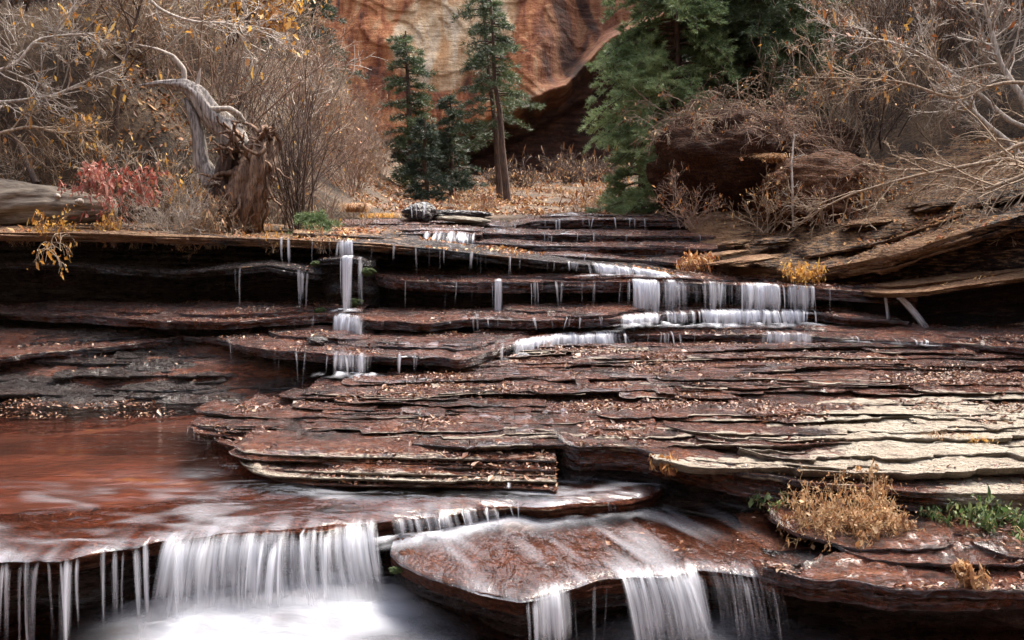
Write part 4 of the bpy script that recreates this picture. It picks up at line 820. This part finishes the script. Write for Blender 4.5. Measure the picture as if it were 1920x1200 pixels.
conifer('pine_tree', 'tall slender pine in front of the orange cliff', gp(938, 21), top_h(905, -70, 21), .95, N_mid, 501, base=.27, trunk_r=.07, blade=.12, nb=64, droop=.28, tuft=6, lean=(-.075, 0), shape=.35)
conifer('pine_tree', 'leaning bare stemmed pine just right of the tall slender one', gp(951, 19.6), top_h(915, -30, 19.6), .7, N_mid, 502, base=.5, trunk_r=.075, blade=.12, nb=50, droop=.2, tuft=6, lean=(-.085, 0), shape=.5)
conifer('fir_tree', 'blue green fir with round top before the cream rock', gp(775, 23), top_h(762, 38, 23), .75, N_mid, 503, base=.08, trunk_r=.10, blade=.13, nb=90, droop=.3, tuft=7, lean=(-.02, 0), shape=.30)
conifer('fir_tree', 'dark young fir left of the tall slender pine', gp(848, 22), top_h(848, 158, 22), .75, N_blue, 504, base=.05, trunk_r=.06, blade=.12, nb=80, droop=.25, tuft=8, shape=.6)
conifer('fir_tree', 'dark fir below the round topped fir', gp(800, 19), top_h(795, 200, 19), .55, N_blue, 505, base=.05, trunk_r=.05, blade=.11, nb=60, droop=.3, tuft=8, shape=.6)
conifer('fir_tree', 'dark fir rising out of the left thicket by the cliff', gp(600, 24), top_h(600, -90, 24), 1.1, N_blue, 506, base=.2, trunk_r=.12, blade=.14, nb=80, droop=.3, tuft=6, shape=.5, dens=.7)
conifer('fir_tree', 'shadowy fir at the top edge behind the pale left branches', gp(225, 15.5), 2.6, 1.0, N_blue, 516, base=.05, trunk_r=.08, blade=.12, nb=70, droop=.3, tuft=6, shape=.5, dens=.8)
conifer('fir_tree', 'shadowy fir at the top edge over the dark forked tree', gp(470, 17.5), 3.0, 1.2, N_blue, 517, base=.05, trunk_r=.08, blade=.12, nb=80, droop=.3, tuft=6, shape=.4, dens=.8)
conifer('fir_tree', 'shadowy fir high on the left slope', gp(330, 17), 3.6, 1.3, N_blue, 507, base=.1, trunk_r=.1, blade=.15, nb=70, droop=.3, tuft=6, shape=.8, dens=.7)
conifer('juniper_tree', 'large bright green conifer leaning over the stream head', gp(1275, 14.6), top_h(1275, -210, 14.6), 1.25, N_green, 508, base=.06, trunk_r=.08, blade=.075, nb=190, droop=.45, tuft=10, lean=(-.05, -.02), shape=.16, dens=1.2)
conifer('juniper_tree', 'mid green conifer spreading over the boulders at the top', gp(1410, 14.8), top_h(1410, -190, 14.8), 1.25, N_mid, 518, base=.42, trunk_r=.08, blade=.08, nb=150, droop=.4, tuft=9, shape=.2, dens=1.1)
conifer('juniper_tree', 'dark green conifer filling the gap right of the largest one', gp(1345, 15.2), top_h(1345, -150, 15.2), 1.1, N_mid, 515, base=.30, trunk_r=.08, blade=.08, nb=130, droop=.35, tuft=9, shape=.2)
conifer('juniper_tree', 'green conifer overlapping the left side of the largest one', gp(1200, 15.6), top_h(1200, 20, 15.6), .75, N_green, 509, base=.02, trunk_r=.07, blade=.09, nb=110, droop=.35, tuft=9, shape=.5, dens=1.1)
conifer('fir_tree', 'dark fir behind the largest green conifer', gp(1345, 16.5), top_h(1345, -120, 16.5), 1.1, N_blue, 510, base=.22, trunk_r=.1, blade=.12, nb=90, droop=.25, tuft=7, shape=.5, dens=.8)
conifer('fir_tree', 'dark fir with a bare lower trunk on the right slope', gp(1435, 17), top_h(1435, -120, 17), 1.25, N_blue, 511, base=.12, trunk_r=.14, blade=.12, nb=90, droop=.2, tuft=7, shape=.6, bark_=B_dark, dens=.8)
conifer('fir_tree', 'farthest right dark fir half hidden by twigs', gp(1540, 20), top_h(1540, -100, 20), 1.2, N_blue, 512, base=.1, trunk_r=.12, blade=.13, nb=70, droop=.25, tuft=7, shape=.7, bark_=B_dark, dens=.7)
conifer('fir_sapling', 'small green sapling at the foot of the large green conifer', gp(1150, 15.5), .75, .25, N_green, 513, base=.02, trunk_r=.02, blade=.08, nb=40, droop=.1, tuft=8, shape=.7)
conifer('fir_sapling', 'low green fir seedling below the fan shaped shrub', PY(590, 412, 11.2), .28, .38, N_green, 514, base=.02, trunk_r=.02, blade=.06, nb=26, droop=.1, tuft=9, shape=.5)

# ------------------------------------------------------------------ rocks
def boulder(label, c, s, mat, seed, deform=None, name='boulder', dry=.3, n=70, amp=.28):
    th = np.linspace(0, np.pi, n)[:, None]; ph = np.linspace(0, 2 * np.pi, n * 2)[None]
    x = np.sin(th) * np.cos(ph); y = np.sin(th) * np.sin(ph); z = np.cos(th) + 0 * ph
    r = 1 + amp * fbm(x * 1.3 + 5 + z * .7, y * 1.3 + z * 1.1, seed, 5) + .09 * fbm(x * 4 + y, z * 6 + y * 4, seed + 2, 5) - .07 * sstep(.12, 0, np.abs(fbm(x * 1.6 + z, y * 1.6 - z * 2.2, seed + 4, 3)))
    x, y, z = x * r, y * r, z * r
    if deform: x, y, z = deform(x, y, z)
    o = mk(name, np.stack([x * s[0], y * s[1], z * s[2]], 2).reshape(-1, 3), gfaces(n, n * 2), mat, attrs={'dry': np.full(x.size, dry)})
    o.location = c; tag(o, label, 'rock'); return o
def mush(x, y, z):
    k = .35 + .65 * sstep(-1.0, .55, z); return x * k + .25 * (1 - k), y * k + .3 * (1 - k), z
M_bould = rock_mat('brown_boulder_rock', [(.35, (.03, .013, .008)), (.5, (.10, .040, .02)), (.65, (.19, .085, .042)), (.8, (.26, .14, .08))], DRYO, (.6, .8), .2, 0.)
boulder('huge overhanging dark boulder beneath the big green conifer', PY(1362, 318, 13.0), (.88, .8, .74), M_bould, 601, mush)
boulder('dark red eroded bank rising behind the two boulders', PY(1450, 335, 13.7), (1.5, .8, .80), M_bould, 612)
boulder('rounded orange brown rock right of the overhanging boulder', PY(1535, 372, 11.9), (.80, .6, .50), rock_mat('orange_boulder_rock', [(.35, (.07, .03, .016)), (.5, (.17, .07, .03)), (.65, (.26, .12, .055)), (.8, (.34, .19, .1))], DRYO, (.6, .8), .2, 0.), 602, dry=.2)
boulder('tan flat topped rock beyond the sandy bank', PY(1730, 365, 12.2), (.75, .5, .24), M_bank, 603, dry=.7)
boulder('pale stone block perched on the slope behind the right twigs', PY(1520, 308, 13.6), (.7, .5, .2), M_bank, 604, dry=.5)
o = boulder('pale flat stone lying at the head of the stream', PY(872, 412, 13.0), (.36, .22, .04), M_rock, 605, dry=1.2); o.rotation_euler = (0, .06, 0)
boulder('dark wet rock under the farthest little fall', PY(787, 399, 13.6), (.22, .2, .13), M_dark, 606, dry=0)
o = boulder('dark rotting log like stone left of the pale flat stone', PY(850, 402, 14.0), (.55, .2, .07), M_dark, 607, dry=.1)
boulder('loose cream stone beside the dry weeds', PZ(1715, 925, 0.), (.10, .09, .06), M_rock, 608, dry=1.)
boulder('small dark stone standing in the splash ledge', PZ(595, 640, .44), (.10, .1, .05), M_dark, 609, dry=0.)
boulder('mossy dark stone at the foot of the main column', PZ(560, 722, .08), (.07, .07, .07), M_dark, 610, dry=0.)
LIPS['far'] = (lambda p, q: (np.array([p[0], q[0]]), np.array([p[1], q[1]]), np.array([p[2], q[2]])))(PY(765, 379, 13.35), PY(806, 380, 13.35))
tag(fallmesh('far', 768, 802, 409, op=.5, strands=6, curtain=False, throw=.05, seed=9), 'farthest little fall at the top of the stream', 'waterfall')
o = boulder('submerged rock raising a hump in the pool near the lip', PZ(640, 955, -.03), (.13, .10, .06), M_rock, 611, dry=0.)
for i_, (a_, b_, Y_, sx, sz, dr, lb) in enumerate([(1395, 488, 10.5, .42, .03, 1., 'pale flat slab at the left foot of the sandy bank'), (1345, 478, 10.9, .30, .025, .7, 'thin flat slab left of the sandy bank'), (1450, 452, 11.1, .28, .045, .5, 'brown slab lying at the bank top near the dead branch'),
      (1375, 455, 11.3, .2, .03, .6, 'small tan slab behind the thin flat slab'), (1640, 415, 10.8, .35, .04, .6, 'long tan slab half sunk in the sandy bank'), (1760, 385, 10.6, .4, .06, .5, 'weathered layered slab high on the sandy bank'), (1865, 355, 10.7, .35, .07, .5, 'highest layered slab on the bank at the right edge')]):
    o = boulder(lb, PY(a_, b_, Y_), (sx, sx * .6, sz), M_bank, 640 + i_, dry=dr, n=50, amp=.45, name='flat_rock'); o.rotation_euler = (0, -.12, .2)
for i_, px_ in enumerate([30, 130, 250, 350, 520, 610]):
    nm_ = ['farthest left', 'second', 'third', 'fourth', 'fifth', 'rightmost'][i_]
    shrub('rim_weed', nm_ + ' of the little dry weeds along the upper ledge rim from the left', 660 + i_, B_grey, 12, .12 + .1 * (i_ % 3), 1, .9, [L_tan, L_yel, L_tan][i_ % 3], .018, .6, r=.0025, loc=PY(px_, 434 + .022 * px_, 10.2), kids=(4, 6), per=2, minr=.0012)
for i_, (a_, b_, Y_, m_, lb) in enumerate([(1300, 405, 12.2, B_red, 'leftmost twig tangle before the overhanging boulder'), (1440, 412, 11.6, B_grey, 'grey twig tangle in the gap between the boulders'), (1560, 415, 11.2, B_red, 'reddish twig tangle before the orange brown rock'), (1650, 380, 11.3, B_grey, 'grey twig tangle right of the orange brown rock')]):
    shrub('twig_tangle', lb, 690 + i_, m_, 14, .62, 2, 1.2, L_dry, .03, .25, r=.006, loc=PY(a_, b_, Y_), kids=(4, 7), minr=.002)
MOSS = []
for px_, py_, z_, sx, lb in [(590, 492, None, .06, 'moss pad on the small shelf'), (690, 508, None, .09, 'moss pad right of the tapering column'), (665, 566, None, .10, 'round moss cushion behind the main column'), (600, 581, None, .07, 'little moss cushion left of the splash'),
                         (1688, 857, .2, .08, 'moss patch on the cream slabs'), (1568, 905, .1, .09, 'moss tuft under the cream slab edge'), (1810, 862, .2, .07, 'long moss patch at right on the cream slabs')]:
    c = PY(px_, py_, 9.85) if z_ is None else PZ(px_, py_, z_)
    MOSS.append((lb, c, sx, z_))
# mossy corner of the low slab
MOSS.append(('green moss on the left corner of the low slab', PZ(742, 1068, -.17), .05, 1))

# ------------------------------------------------------------------ log, dead stump, trunks, branches
def pathPY(pts): return np.array([PY(a, b, c) for a, b, c in pts])
def smooth_path(P, n):
    P = np.asarray(P, float); t = np.concatenate([[0], np.cumsum(np.linalg.norm(np.diff(P, axis=0), axis=1))]); t /= t[-1]
    q = np.linspace(0, 1, n); out = np.stack([np.interp(q, t, P[:, i]) for i in range(P.shape[1])], 1)
    for _ in range(3):
        o2 = out.copy(); o2[1:-1] = (out[:-2] + 2 * out[1:-1] + out[2:]) / 4; out = o2
    return out
def thick_tube(name, pts, rad, mat, seed, n=60, sides=24, amp=.12, parent=None, twist=1.5, cap=True):
    P = smooth_path(pathPY(pts), n); r = np.interp(np.linspace(0, 1, n), np.linspace(0, 1, len(rad)), rad)
    T = np.gradient(P, axis=0); T /= np.linalg.norm(T, axis=1)[:, None]; ref = np.array([0, 1., .2]); A = np.cross(T, ref); A /= np.linalg.norm(A, axis=1)[:, None]; B = np.cross(T, A)
    a = np.linspace(0, 2 * np.pi, sides + 1)[None, :-1]; s = np.linspace(0, 1, n)[:, None]
    rr = r[:, None] * (1 + amp * fbm(np.cos(a + twist * s) * 2 + 3, np.sin(a + twist * s) * 2 + s * 2, seed, 4) + amp * .35 * np.sin(a * 9 + s * twist * 8 + 4 * fbm(s * 5, a * 0, seed)))
    V = P[:, None] + rr[..., None] * (A[:, None] * np.cos(a)[..., None] + B[:, None] * np.sin(a)[..., None])
    V = V.reshape(-1, 3); i = np.arange(n - 1)[:, None] * sides; j = np.arange(sides)[None]; k = (j + 1) % sides
    Fc = np.stack([i + j, i + k, i + sides + k, i + sides + j], 2).reshape(-1, 4); tri = []
    if cap:
        V = np.concatenate([V, P[:1] - T[:1] * r[0] * .1, P[-1:] + T[-1:] * r[-1] * .1]); c0 = n * sides
        jj = np.arange(sides); tri = np.concatenate([np.stack([jj * 0 + c0, (jj + 1) % sides, jj], 1), np.stack([jj * 0 + c0 + 1, (n - 1) * sides + jj, (n - 1) * sides + (jj + 1) % sides], 1)])
    return mk(name, V, [Fc, tri] if cap else Fc, mat, parent)
o = thick_tube('fallen_log', [(-120, 365, 10.6), (0, 377, 10.6), (100, 386, 10.6), (214, 393, 10.6)], [.27, .235, .21, .11], B_log, 701, n=160, sides=96, amp=.13)
tag(o, 'thick weathered grey log lying on the left bank', 'log')
for a_, b_, s_ in [(108, 368, .035), (150, 378, .045), (20, 388, .03)]:
    c = PY(a_, b_, 10.4); k = boulder('', c, (s_, s_, s_ * .8), B_pale, 702 + a_, name='knot', n=20); k.parent = o; del k['label']; del k['category']
B_root = bark('torn_root_wood', (.04, .022, .015), (.26, .15, .09), (18, 18, 2.5))
st = empty('dead_tree', (0, 0, 0)); tag(st, 'gnarled silver dead tree with torn roots on the left bank', 'dead tree')
Yd = 11.1
thick_tube('trunk', [(445, 282, Yd), (428, 245, Yd), (395, 215, Yd), (372, 178, Yd), (345, 160, Yd), (300, 156, Yd), (262, 160, Yd)], [.15, .14, .125, .10, .065, .03, .01], B_wood, 711, amp=.25, parent=st, sides=28)
thick_tube('limb', [(400, 345, Yd), (378, 305, Yd), (372, 260, Yd), (362, 215, Yd), (345, 185, Yd)], [.12, .085, .065, .055, .03], B_wood, 712, amp=.25, parent=st)
thick_tube('limb', [(382, 195, Yd), (395, 205, Yd - .1), (430, 203, Yd - .1), (450, 215, Yd), (462, 232, Yd)], [.03, .032, .03, .028, .012], B_pale, 713, parent=st, sides=12)
thick_tube('limb', [(345, 165, Yd), (345, 130, Yd), (325, 105, Yd), (295, 92, Yd), (255, 83, Yd)], [.035, .028, .02, .014, .006], B_pale, 714, parent=st, sides=12)
thick_tube('limb', [(365, 172, Yd), (372, 150, Yd), (376, 128, Yd)], [.03, .022, .008], B_pale, 715, parent=st, sides=12)
thick_tube('root_mass', [(440, 445, Yd), (460, 380, Yd - .2), (482, 320, Yd - .2), (500, 255, Yd)], [.24, .19, .17, .14], B_root, 716, amp=.8, parent=st, sides=40, n=80)
thick_tube('root_mass', [(415, 450, Yd), (410, 390, Yd), (425, 330, Yd), (440, 268, Yd), (450, 235, Yd)], [.20, .16, .11, .09, .03], B_dark, 717, amp=.6, parent=st, sides=36)
rng = np.random.default_rng(72); T = Tub()
for i in range(26):
    c = PY(rng.uniform(420, 505), rng.uniform(245, 300), Yd - rng.uniform(0, .3)); grow(T, rng, c, (rng.normal(0, 1), -.3, rng.normal(0, .8)), rng.uniform(.15, .35), .022, 0, [], .6, 0)
for i in range(14):
    c = PY(rng.uniform(390, 500), rng.uniform(320, 430), Yd - .2); grow(T, rng, c, (rng.normal(0, 1), -.4, rng.normal(0, .5)), rng.uniform(.2, .4), .02, 0, [], .6, -.3)
for i in range(46):
    c = PY(rng.uniform(412, 512), rng.uniform(238, 400), Yd - rng.uniform(.0, .35)); grow(T, rng, c, (rng.normal(0, .6), -.2, rng.normal(.1, 1)), rng.uniform(.2, .5), rng.uniform(.02, .045), 0, [], .9, 0)
T.build('roots', B_root, st)

def limb_tree(name, label, pts, rad, mat, seed, leaf=None, lkeep=.2, kids=14, L=.7, lvl=1, cat='tree', lsize=.05, per=1, grav=.0, minr=.003, kid_ang=(.5, 1.1)):
    rng = np.random.default_rng(seed); root = empty(name, PY(*pts[0])); off = np.array(PY(*pts[0]))
    P = smooth_path(pathPY(pts), 26) - off; P = P + np.stack([fbm(np.linspace(0, 8, 26), 0, seed + q, 3) for q in range(3)], 1) * min(.06, .02 * 26 * rad[0])
    T = Tub(); r = np.interp(np.linspace(0, 1, 26), np.linspace(0, 1, len(rad)), rad); T.add(P, r, 8); T.build('trunk', mat, root); T = Tub(); tips = []
    for k in range(kids):
        t = rng.uniform(.18, 1); i = min(int(t * 25), 24); d = P[i + 1] - P[i]; d /= np.linalg.norm(d); o_ = rng.normal(0, 1, 3); o_ -= o_.dot(d) * d; o_ /= np.linalg.norm(o_); a = rng.uniform(*kid_ang)
        grow(T, rng, P[i], d * math.cos(a) + o_ * math.sin(a), L * rng.uniform(.5, 1.2) * (1.2 - .6 * t), r[i] * .45 + .002, lvl, tips, .35, grav, (4, 7), minr=minr)
    T.build('branches', mat, root)
    if leaf:
        tips = np.array(tips); tips = tips[rng.random(len(tips)) < lkeep]; V, Fc, q = tipleaves(tips, rng, lsize, per); mk('leaves', V, Fc, leaf, root, smooth=False, attrs={'rnd': q})
    tag(root, label, cat); return root
limb_tree('bare_tree', 'straight grey trunk rising behind the log and red shrub', [(178, 372, 11.8), (172, 300, 11.8), (176, 200, 11.9), (172, 90, 12), (180, -60, 12.2)], [.062, .05, .045, .04, .035], B_grey, 801, L_yel, .25, 18, 1.3, 2)
limb_tree('bare_tree', 'thin dark sapling right of the straight grey trunk', [(212, 285, 11.6), (218, 200, 11.6), (235, 110, 11.6), (262, 20, 11.6), (275, -60, 11.6)], [.032, .026, .02, .016, .012], B_dark, 802, L_yel, .1, 14, .9, 2)
limb_tree('bare_tree', 'dark forked tree above the silver dead tree, orange leaves', [(432, 130, 14.5), (425, 95, 14.5), (440, 62, 14.5), (475, 30, 14.5), (500, -20, 14.5)], [.06, .055, .045, .035, .03], B_dark, 803, L_yel, .7, 16, 1.1, 2, lsize=.08, per=2)
limb_tree('bare_tree', 'dark slanting stem in the lower left brush', [(68, 345, 11), (45, 300, 11.1), (25, 250, 11.2), (-20, 190, 11.2)], [.04, .03, .022, .016], B_dark, 804, None, 0, 14, .9, 2)
for i, (pts, lb) in enumerate([
    ([(-60, 195, 10.8), (40, 188, 10.9), (110, 178, 11), (165, 150, 11.1), (235, 120, 11.2)], 'long pale branch reaching in above the others at left'),
    ([(-60, 150, 10.8), (30, 120, 10.9), (70, 70, 11), (110, 68, 11.1), (190, 60, 11.2)], 'arching pale branch near the top left corner'),
    ([(-40, 260, 10.6), (60, 235, 10.7), (110, 250, 10.8), (180, 245, 10.9)], 'grey branch hanging over the left brush'),
    ([(250, -40, 11.5), (300, 20, 11.4), (360, 42, 11.4), (440, 45, 11.4), (520, 70, 11.4)], 'thin pale branch crossing above the silver dead tree')]):
    limb_tree('bare_branch', lb, pts, [.02, .017, .014, .008], B_pale if i != 2 else B_grey, 810 + i, L_yel, .08, 20, .65, 2, 'branch')
# right hand branches
for i, (pts, rad, mt, lb, gr, kd) in enumerate([
    ([(2010, 330, 10.2), (1925, 292, 10.3), (1840, 305, 10.4), (1700, 335, 10.6), (1600, 362, 10.8), (1530, 395, 11), (1490, 425, 11.1)], [.026, .024, .02, .017, .013, .010, .005], B_grey, 'long dead branch sweeping down the right bank', -.1, 20),
    ([(2000, 300, 10), (1920, 328, 10.1), (1860, 350, 10.1), (1800, 365, 10.2)], [.03, .026, .02, .008], B_grey, 'short thick grey branch above the bank at the right edge', -.2, 12),
    ([(2000, 250, 10.6), (1920, 270, 10.7), (1850, 295, 10.8), (1790, 330, 10.9), (1770, 350, 10.9)], [.026, .022, .018, .012, .006], B_grey, 'grey branch curving down from the right edge', -.2, 16),
    ([(1935, 320, 11.2), (1900, 275, 11.3), (1840, 225, 11.4), (1790, 170, 11.5), (1765, 140, 11.6)], [.035, .032, .028, .016, .008], B_pale, 'white leaning limb low on the right', .1, 16),
    ([(1990, 260, 11.6), (1900, 235, 11.7), (1830, 170, 11.9), (1760, 115, 12), (1670, 78, 12.2), (1550, 62, 12.4)], [.032, .03, .024, .02, .014, .006], B_pale, 'long pale limb arching across the right slope', .1, 26),
    ([(1945, 230, 11.5), (1900, 160, 11.6), (1870, 110, 11.7), (1850, 20, 11.8), (1840, -60, 12)], [.04, .035, .03, .02, .012], B_pale, 'upright white limb near the right edge', .2, 22),
    ([(1487, 425, 11.4), (1486, 360, 11.4), (1484, 300, 11.5), (1490, 252, 11.6)], [.012, .014, .012, .008], B_pale, 'thin bleached stick hanging before the orange rock', -.3, 8),
    ([(1960, 160, 11), (1880, 150, 11.1), (1790, 190, 11.2), (1690, 150, 11.4), (1500, 145, 11.8)], [.022, .018, .014, .01, .005], B_grey, 'slender grey branch reaching left across the right slope', .0, 26)]):
    limb_tree('bare_branch', lb, pts, rad, mt, 830 + i, L_dry if i in (4, 5, 7) else None, .08, kd, .75 if i != 6 else .2, 2 if i != 6 else 1, 'branch', grav=gr)
shrub('red_shrub', 'small shrub with bright pinkish red leaves beside the log', 851, B_red, 12, .75, 2, .75, L_red, .042, .8, r=.006, loc=PY(232, 412, 10.3), kids=(4, 6), per=2, minr=.0018)
shrub('fan_shrub', 'tall fan of thin dark stems right of the dead tree', 852, B_dark, 26, 1.75, 2, .62, None, 0, 0, r=.012, loc=PY(565, 425, 11.5), kids=(3, 6), minr=.0025, wob=.18, grav=.15)
shrub('grey_shrub', 'low dense silvery twig tangle between red shrub and dead tree', 853, B_pale, 26, .62, 2, 1.3, None, 0, 0, r=.006, loc=PY(320, 432, 10.35), kids=(5, 7), minr=.0018)
shrub('grey_shrub', 'second low twig tangle at the foot of the dead tree', 854, B_grey, 20, .5, 2, 1.3, L_tan, .03, .3, r=.006, loc=PY(405, 440, 10.45), kids=(5, 7), minr=.0018)
for i_, (a_, b_, Y_, H_, m_) in enumerate([(60, 400, 11.3, 1.3, B_grey), (130, 395, 11.6, 1.4, B_grey), (270, 420, 11.5, 1.1, B_pale), (345, 425, 11.4, .9, B_grey), (10, 380, 11.8, 1.6, B_pale), (230, 380, 12.2, 1.5, B_grey)]):
    shrub('twiggy_shrub', ['tall grey twiggy shrub behind the log near the left edge', 'tall grey twiggy shrub between log and straight grey trunk', 'pale twiggy shrub behind the red shrub', 'grey twiggy shrub at the left of the dead tree', 'tallest pale twiggy shrub at the left edge', 'tall grey shrub beside the thin dark sapling'][i_], 490 + i_, m_, 16, H_, 2, 1.1, L_yel if i_ % 2 else L_tan, .035, .25, r=.008, loc=PY(a_, b_, Y_), kids=(5, 8), minr=.002)
shrub('russet_weed', 'small russet weed on the dark ledges at centre right', 855, B_red, 16, .22, 1, 1.4, L_dry, .035, .9, r=.003, loc=PY(1310, 492, 10.6), kids=(5, 7), per=3)
shrub('yellow_weed', 'yellow brown weed in front of the log', 856, B_red, 14, .28, 1, 1.0, L_yel, .03, .9, r=.003, loc=PY(88, 432, 10.0), kids=(4, 6), per=3)
shrub('yellow_weed', 'upright yellow weed below the red shrub', 857, B_red, 12, .3, 1, .5, L_yel, .03, .8, r=.003, loc=PY(205, 436, 10.05), kids=(4, 6), per=2)
shrub('hanging_weed', 'dry weed hanging down over the left wall', 858, B_grey, 9, .33, 1, 1.2, L_yel, .04, .6, r=.004, loc=PY(90, 440, 9.55), kids=(3, 5), per=2, grav=-2.4)
shrub('yellow_weed', 'golden weed on the lip of the sandy bank', 859, B_red, 18, .16, 1, 1.4, L_yel, .03, .9, r=.002, loc=PY(1500, 500, 10.1), kids=(4, 6), per=3)

# grass tufts
def tuft(label, c, n, L, mat, seed, lean=(0, 0), spread=.6, w_=.004, r0=.04, name='grass_tuft'):
    rng = np.random.default_rng(seed); V = []; Fc = []; q = []
    for i in range(n):
        a = rng.uniform(0, 6.28); s_ = rng.uniform(0, spread); d = np.array([math.cos(a) * s_ + lean[0], math.sin(a) * s_ + lean[1], 1.]); l = L * rng.uniform(.5, 1.1)
        t = np.linspace(0, 1, 6)[:, None]; p = np.array([rng.normal(0, r0), rng.normal(0, r0), 0]) + d * l * t * .8 + np.array([d[0], d[1], -1.3]) * l * .5 * t ** 2.2
        sd_ = np.cross(d, (0, 0, 1)); sd_ = sd_ / (np.linalg.norm(sd_) + 1e-6) * w_ * (1 - t * .85); k = len(V) * 12
        V.append(np.concatenate([p - sd_, p + sd_])); Fc.append(np.stack([np.arange(5), np.arange(1, 6), np.arange(7, 12), np.arange(6, 11)], 1) + k); q.append(np.full(12, rng.random()))
    o = mk(name, np.concatenate(V), np.concatenate(Fc), mat, attrs={'rnd': np.concatenate(q)}); o.location = c; return tag(o, label, 'grass tuft')
tuft('drooping golden grass tuft on the bank at the stream head', PY(668, 398, 12.6), 260, .42, L_tan, 871, (.1, -.1), .7, .006, .07)
tuft('smaller golden grass tuft beside the drooping one', PY(715, 408, 12.6), 160, .22, L_yel, 872, (0, 0), .9, .005, .12)
tuft('dry grass hanging over the orange brown rock', PY(1465, 305, 12.0), 240, .38, L_tan, 873, (-.5, -.2), .6, .006, .08)
tuft('thin grass growing in a crack of the cream slabs', PZ(1755, 818, .24), 70, .10, L_tan, 874, (0, 0), 1., .002, .06)
tuft('second grass wisp in a crack of the cream slabs', PZ(1835, 825, .24), 60, .09, L_yel, 875, (0, 0), 1., .002, .05)

# weeds in the foreground right
def clump(label, px, py, z, n, H, spread, mat, leaf, lsize, seed, per, wid, name='dry_weed_clump', kids=(4, 7)):
    rng = np.random.default_rng(seed); c = np.array(PZ(px, py, z)); root = empty(name, c); T = Tub(); tips = []
    for i in range(n):
        p = (rng.uniform(-wid, wid), rng.normal(0, .05), 0); a = rng.uniform(0, 6.28); s_ = rng.uniform(.1, spread)
        grow(T, rng, p, (math.cos(a) * s_, math.sin(a) * s_ - .3, 1), H * rng.uniform(.5, 1.1), .0022, 1, tips, .6, -.5, kids, (.4, 1.1), .5, 6, .0009, 3)
    T.build('stems', L_stem, root); V, Fc, q = tipleaves(tips, rng, lsize, per, .012, 1.3); mk('leaves', V, Fc, leaf, root, smooth=False, attrs={'rnd': q}); return tag(root, label, 'weeds')
L_stem = bark('dry_stem', (.30, .17, .08), (.62, .43, .22))
clump('large tangled clump of dry golden weeds at lower right', 1590, 985, -.02, 120, .26, 1.0, L_stem, L_tan, .015, 881, 2, .25)
clump('taller tuft rising from the top of the dry weeds', 1630, 930, .06, 18, .20, .5, L_stem, L_tan, .02, 882, 2, .04)
clump('dry weeds hanging off the shelf below the large clump', 1640, 1010, -.05, 24, .17, 1.2, L_stem, L_tan, .02, 883, 2, .13)
clump('green leafy sprigs at the left of the dry weeds', 1452, 955, -.02, 12, .18, .6, L_stem, L_grn, .022, 884, 2, .05, 'leafy_weed')
clump('pale green leafy plant at the right edge of the shelf', 1870, 985, .0, 14, .15, .8, L_stem, L_grn, .026, 885, 3, .08, 'leafy_weed')
clump('green sprigs between dry weeds and right edge plant', 1775, 975, .0, 12, .13, .9, L_stem, L_grn, .022, 886, 2, .09, 'leafy_weed')
clump('small withered weed on the lip of the dark shelf', 1812, 1095, -.05, 7, .08, .9, L_stem, L_tan, .03, 887, 3, .03, 'withered_weed')
clump('russet dead sprig on the face of the square block', 1245, 885, .13, 9, .09, 1.2, L_stem, L_dry, .03, 888, 3, .04, 'withered_weed')

for i, (lb, c, sx, z_) in enumerate(MOSS):
    o = boulder(lb, Vector(c) + Vector((0, .02, -.01)), (sx * .75, sx * .5, sx * .4 if z_ is None or z_ == 1 else .018), M_moss, 900 + i, name='moss_cushion', n=30, amp=.6); o['category'] = 'moss'
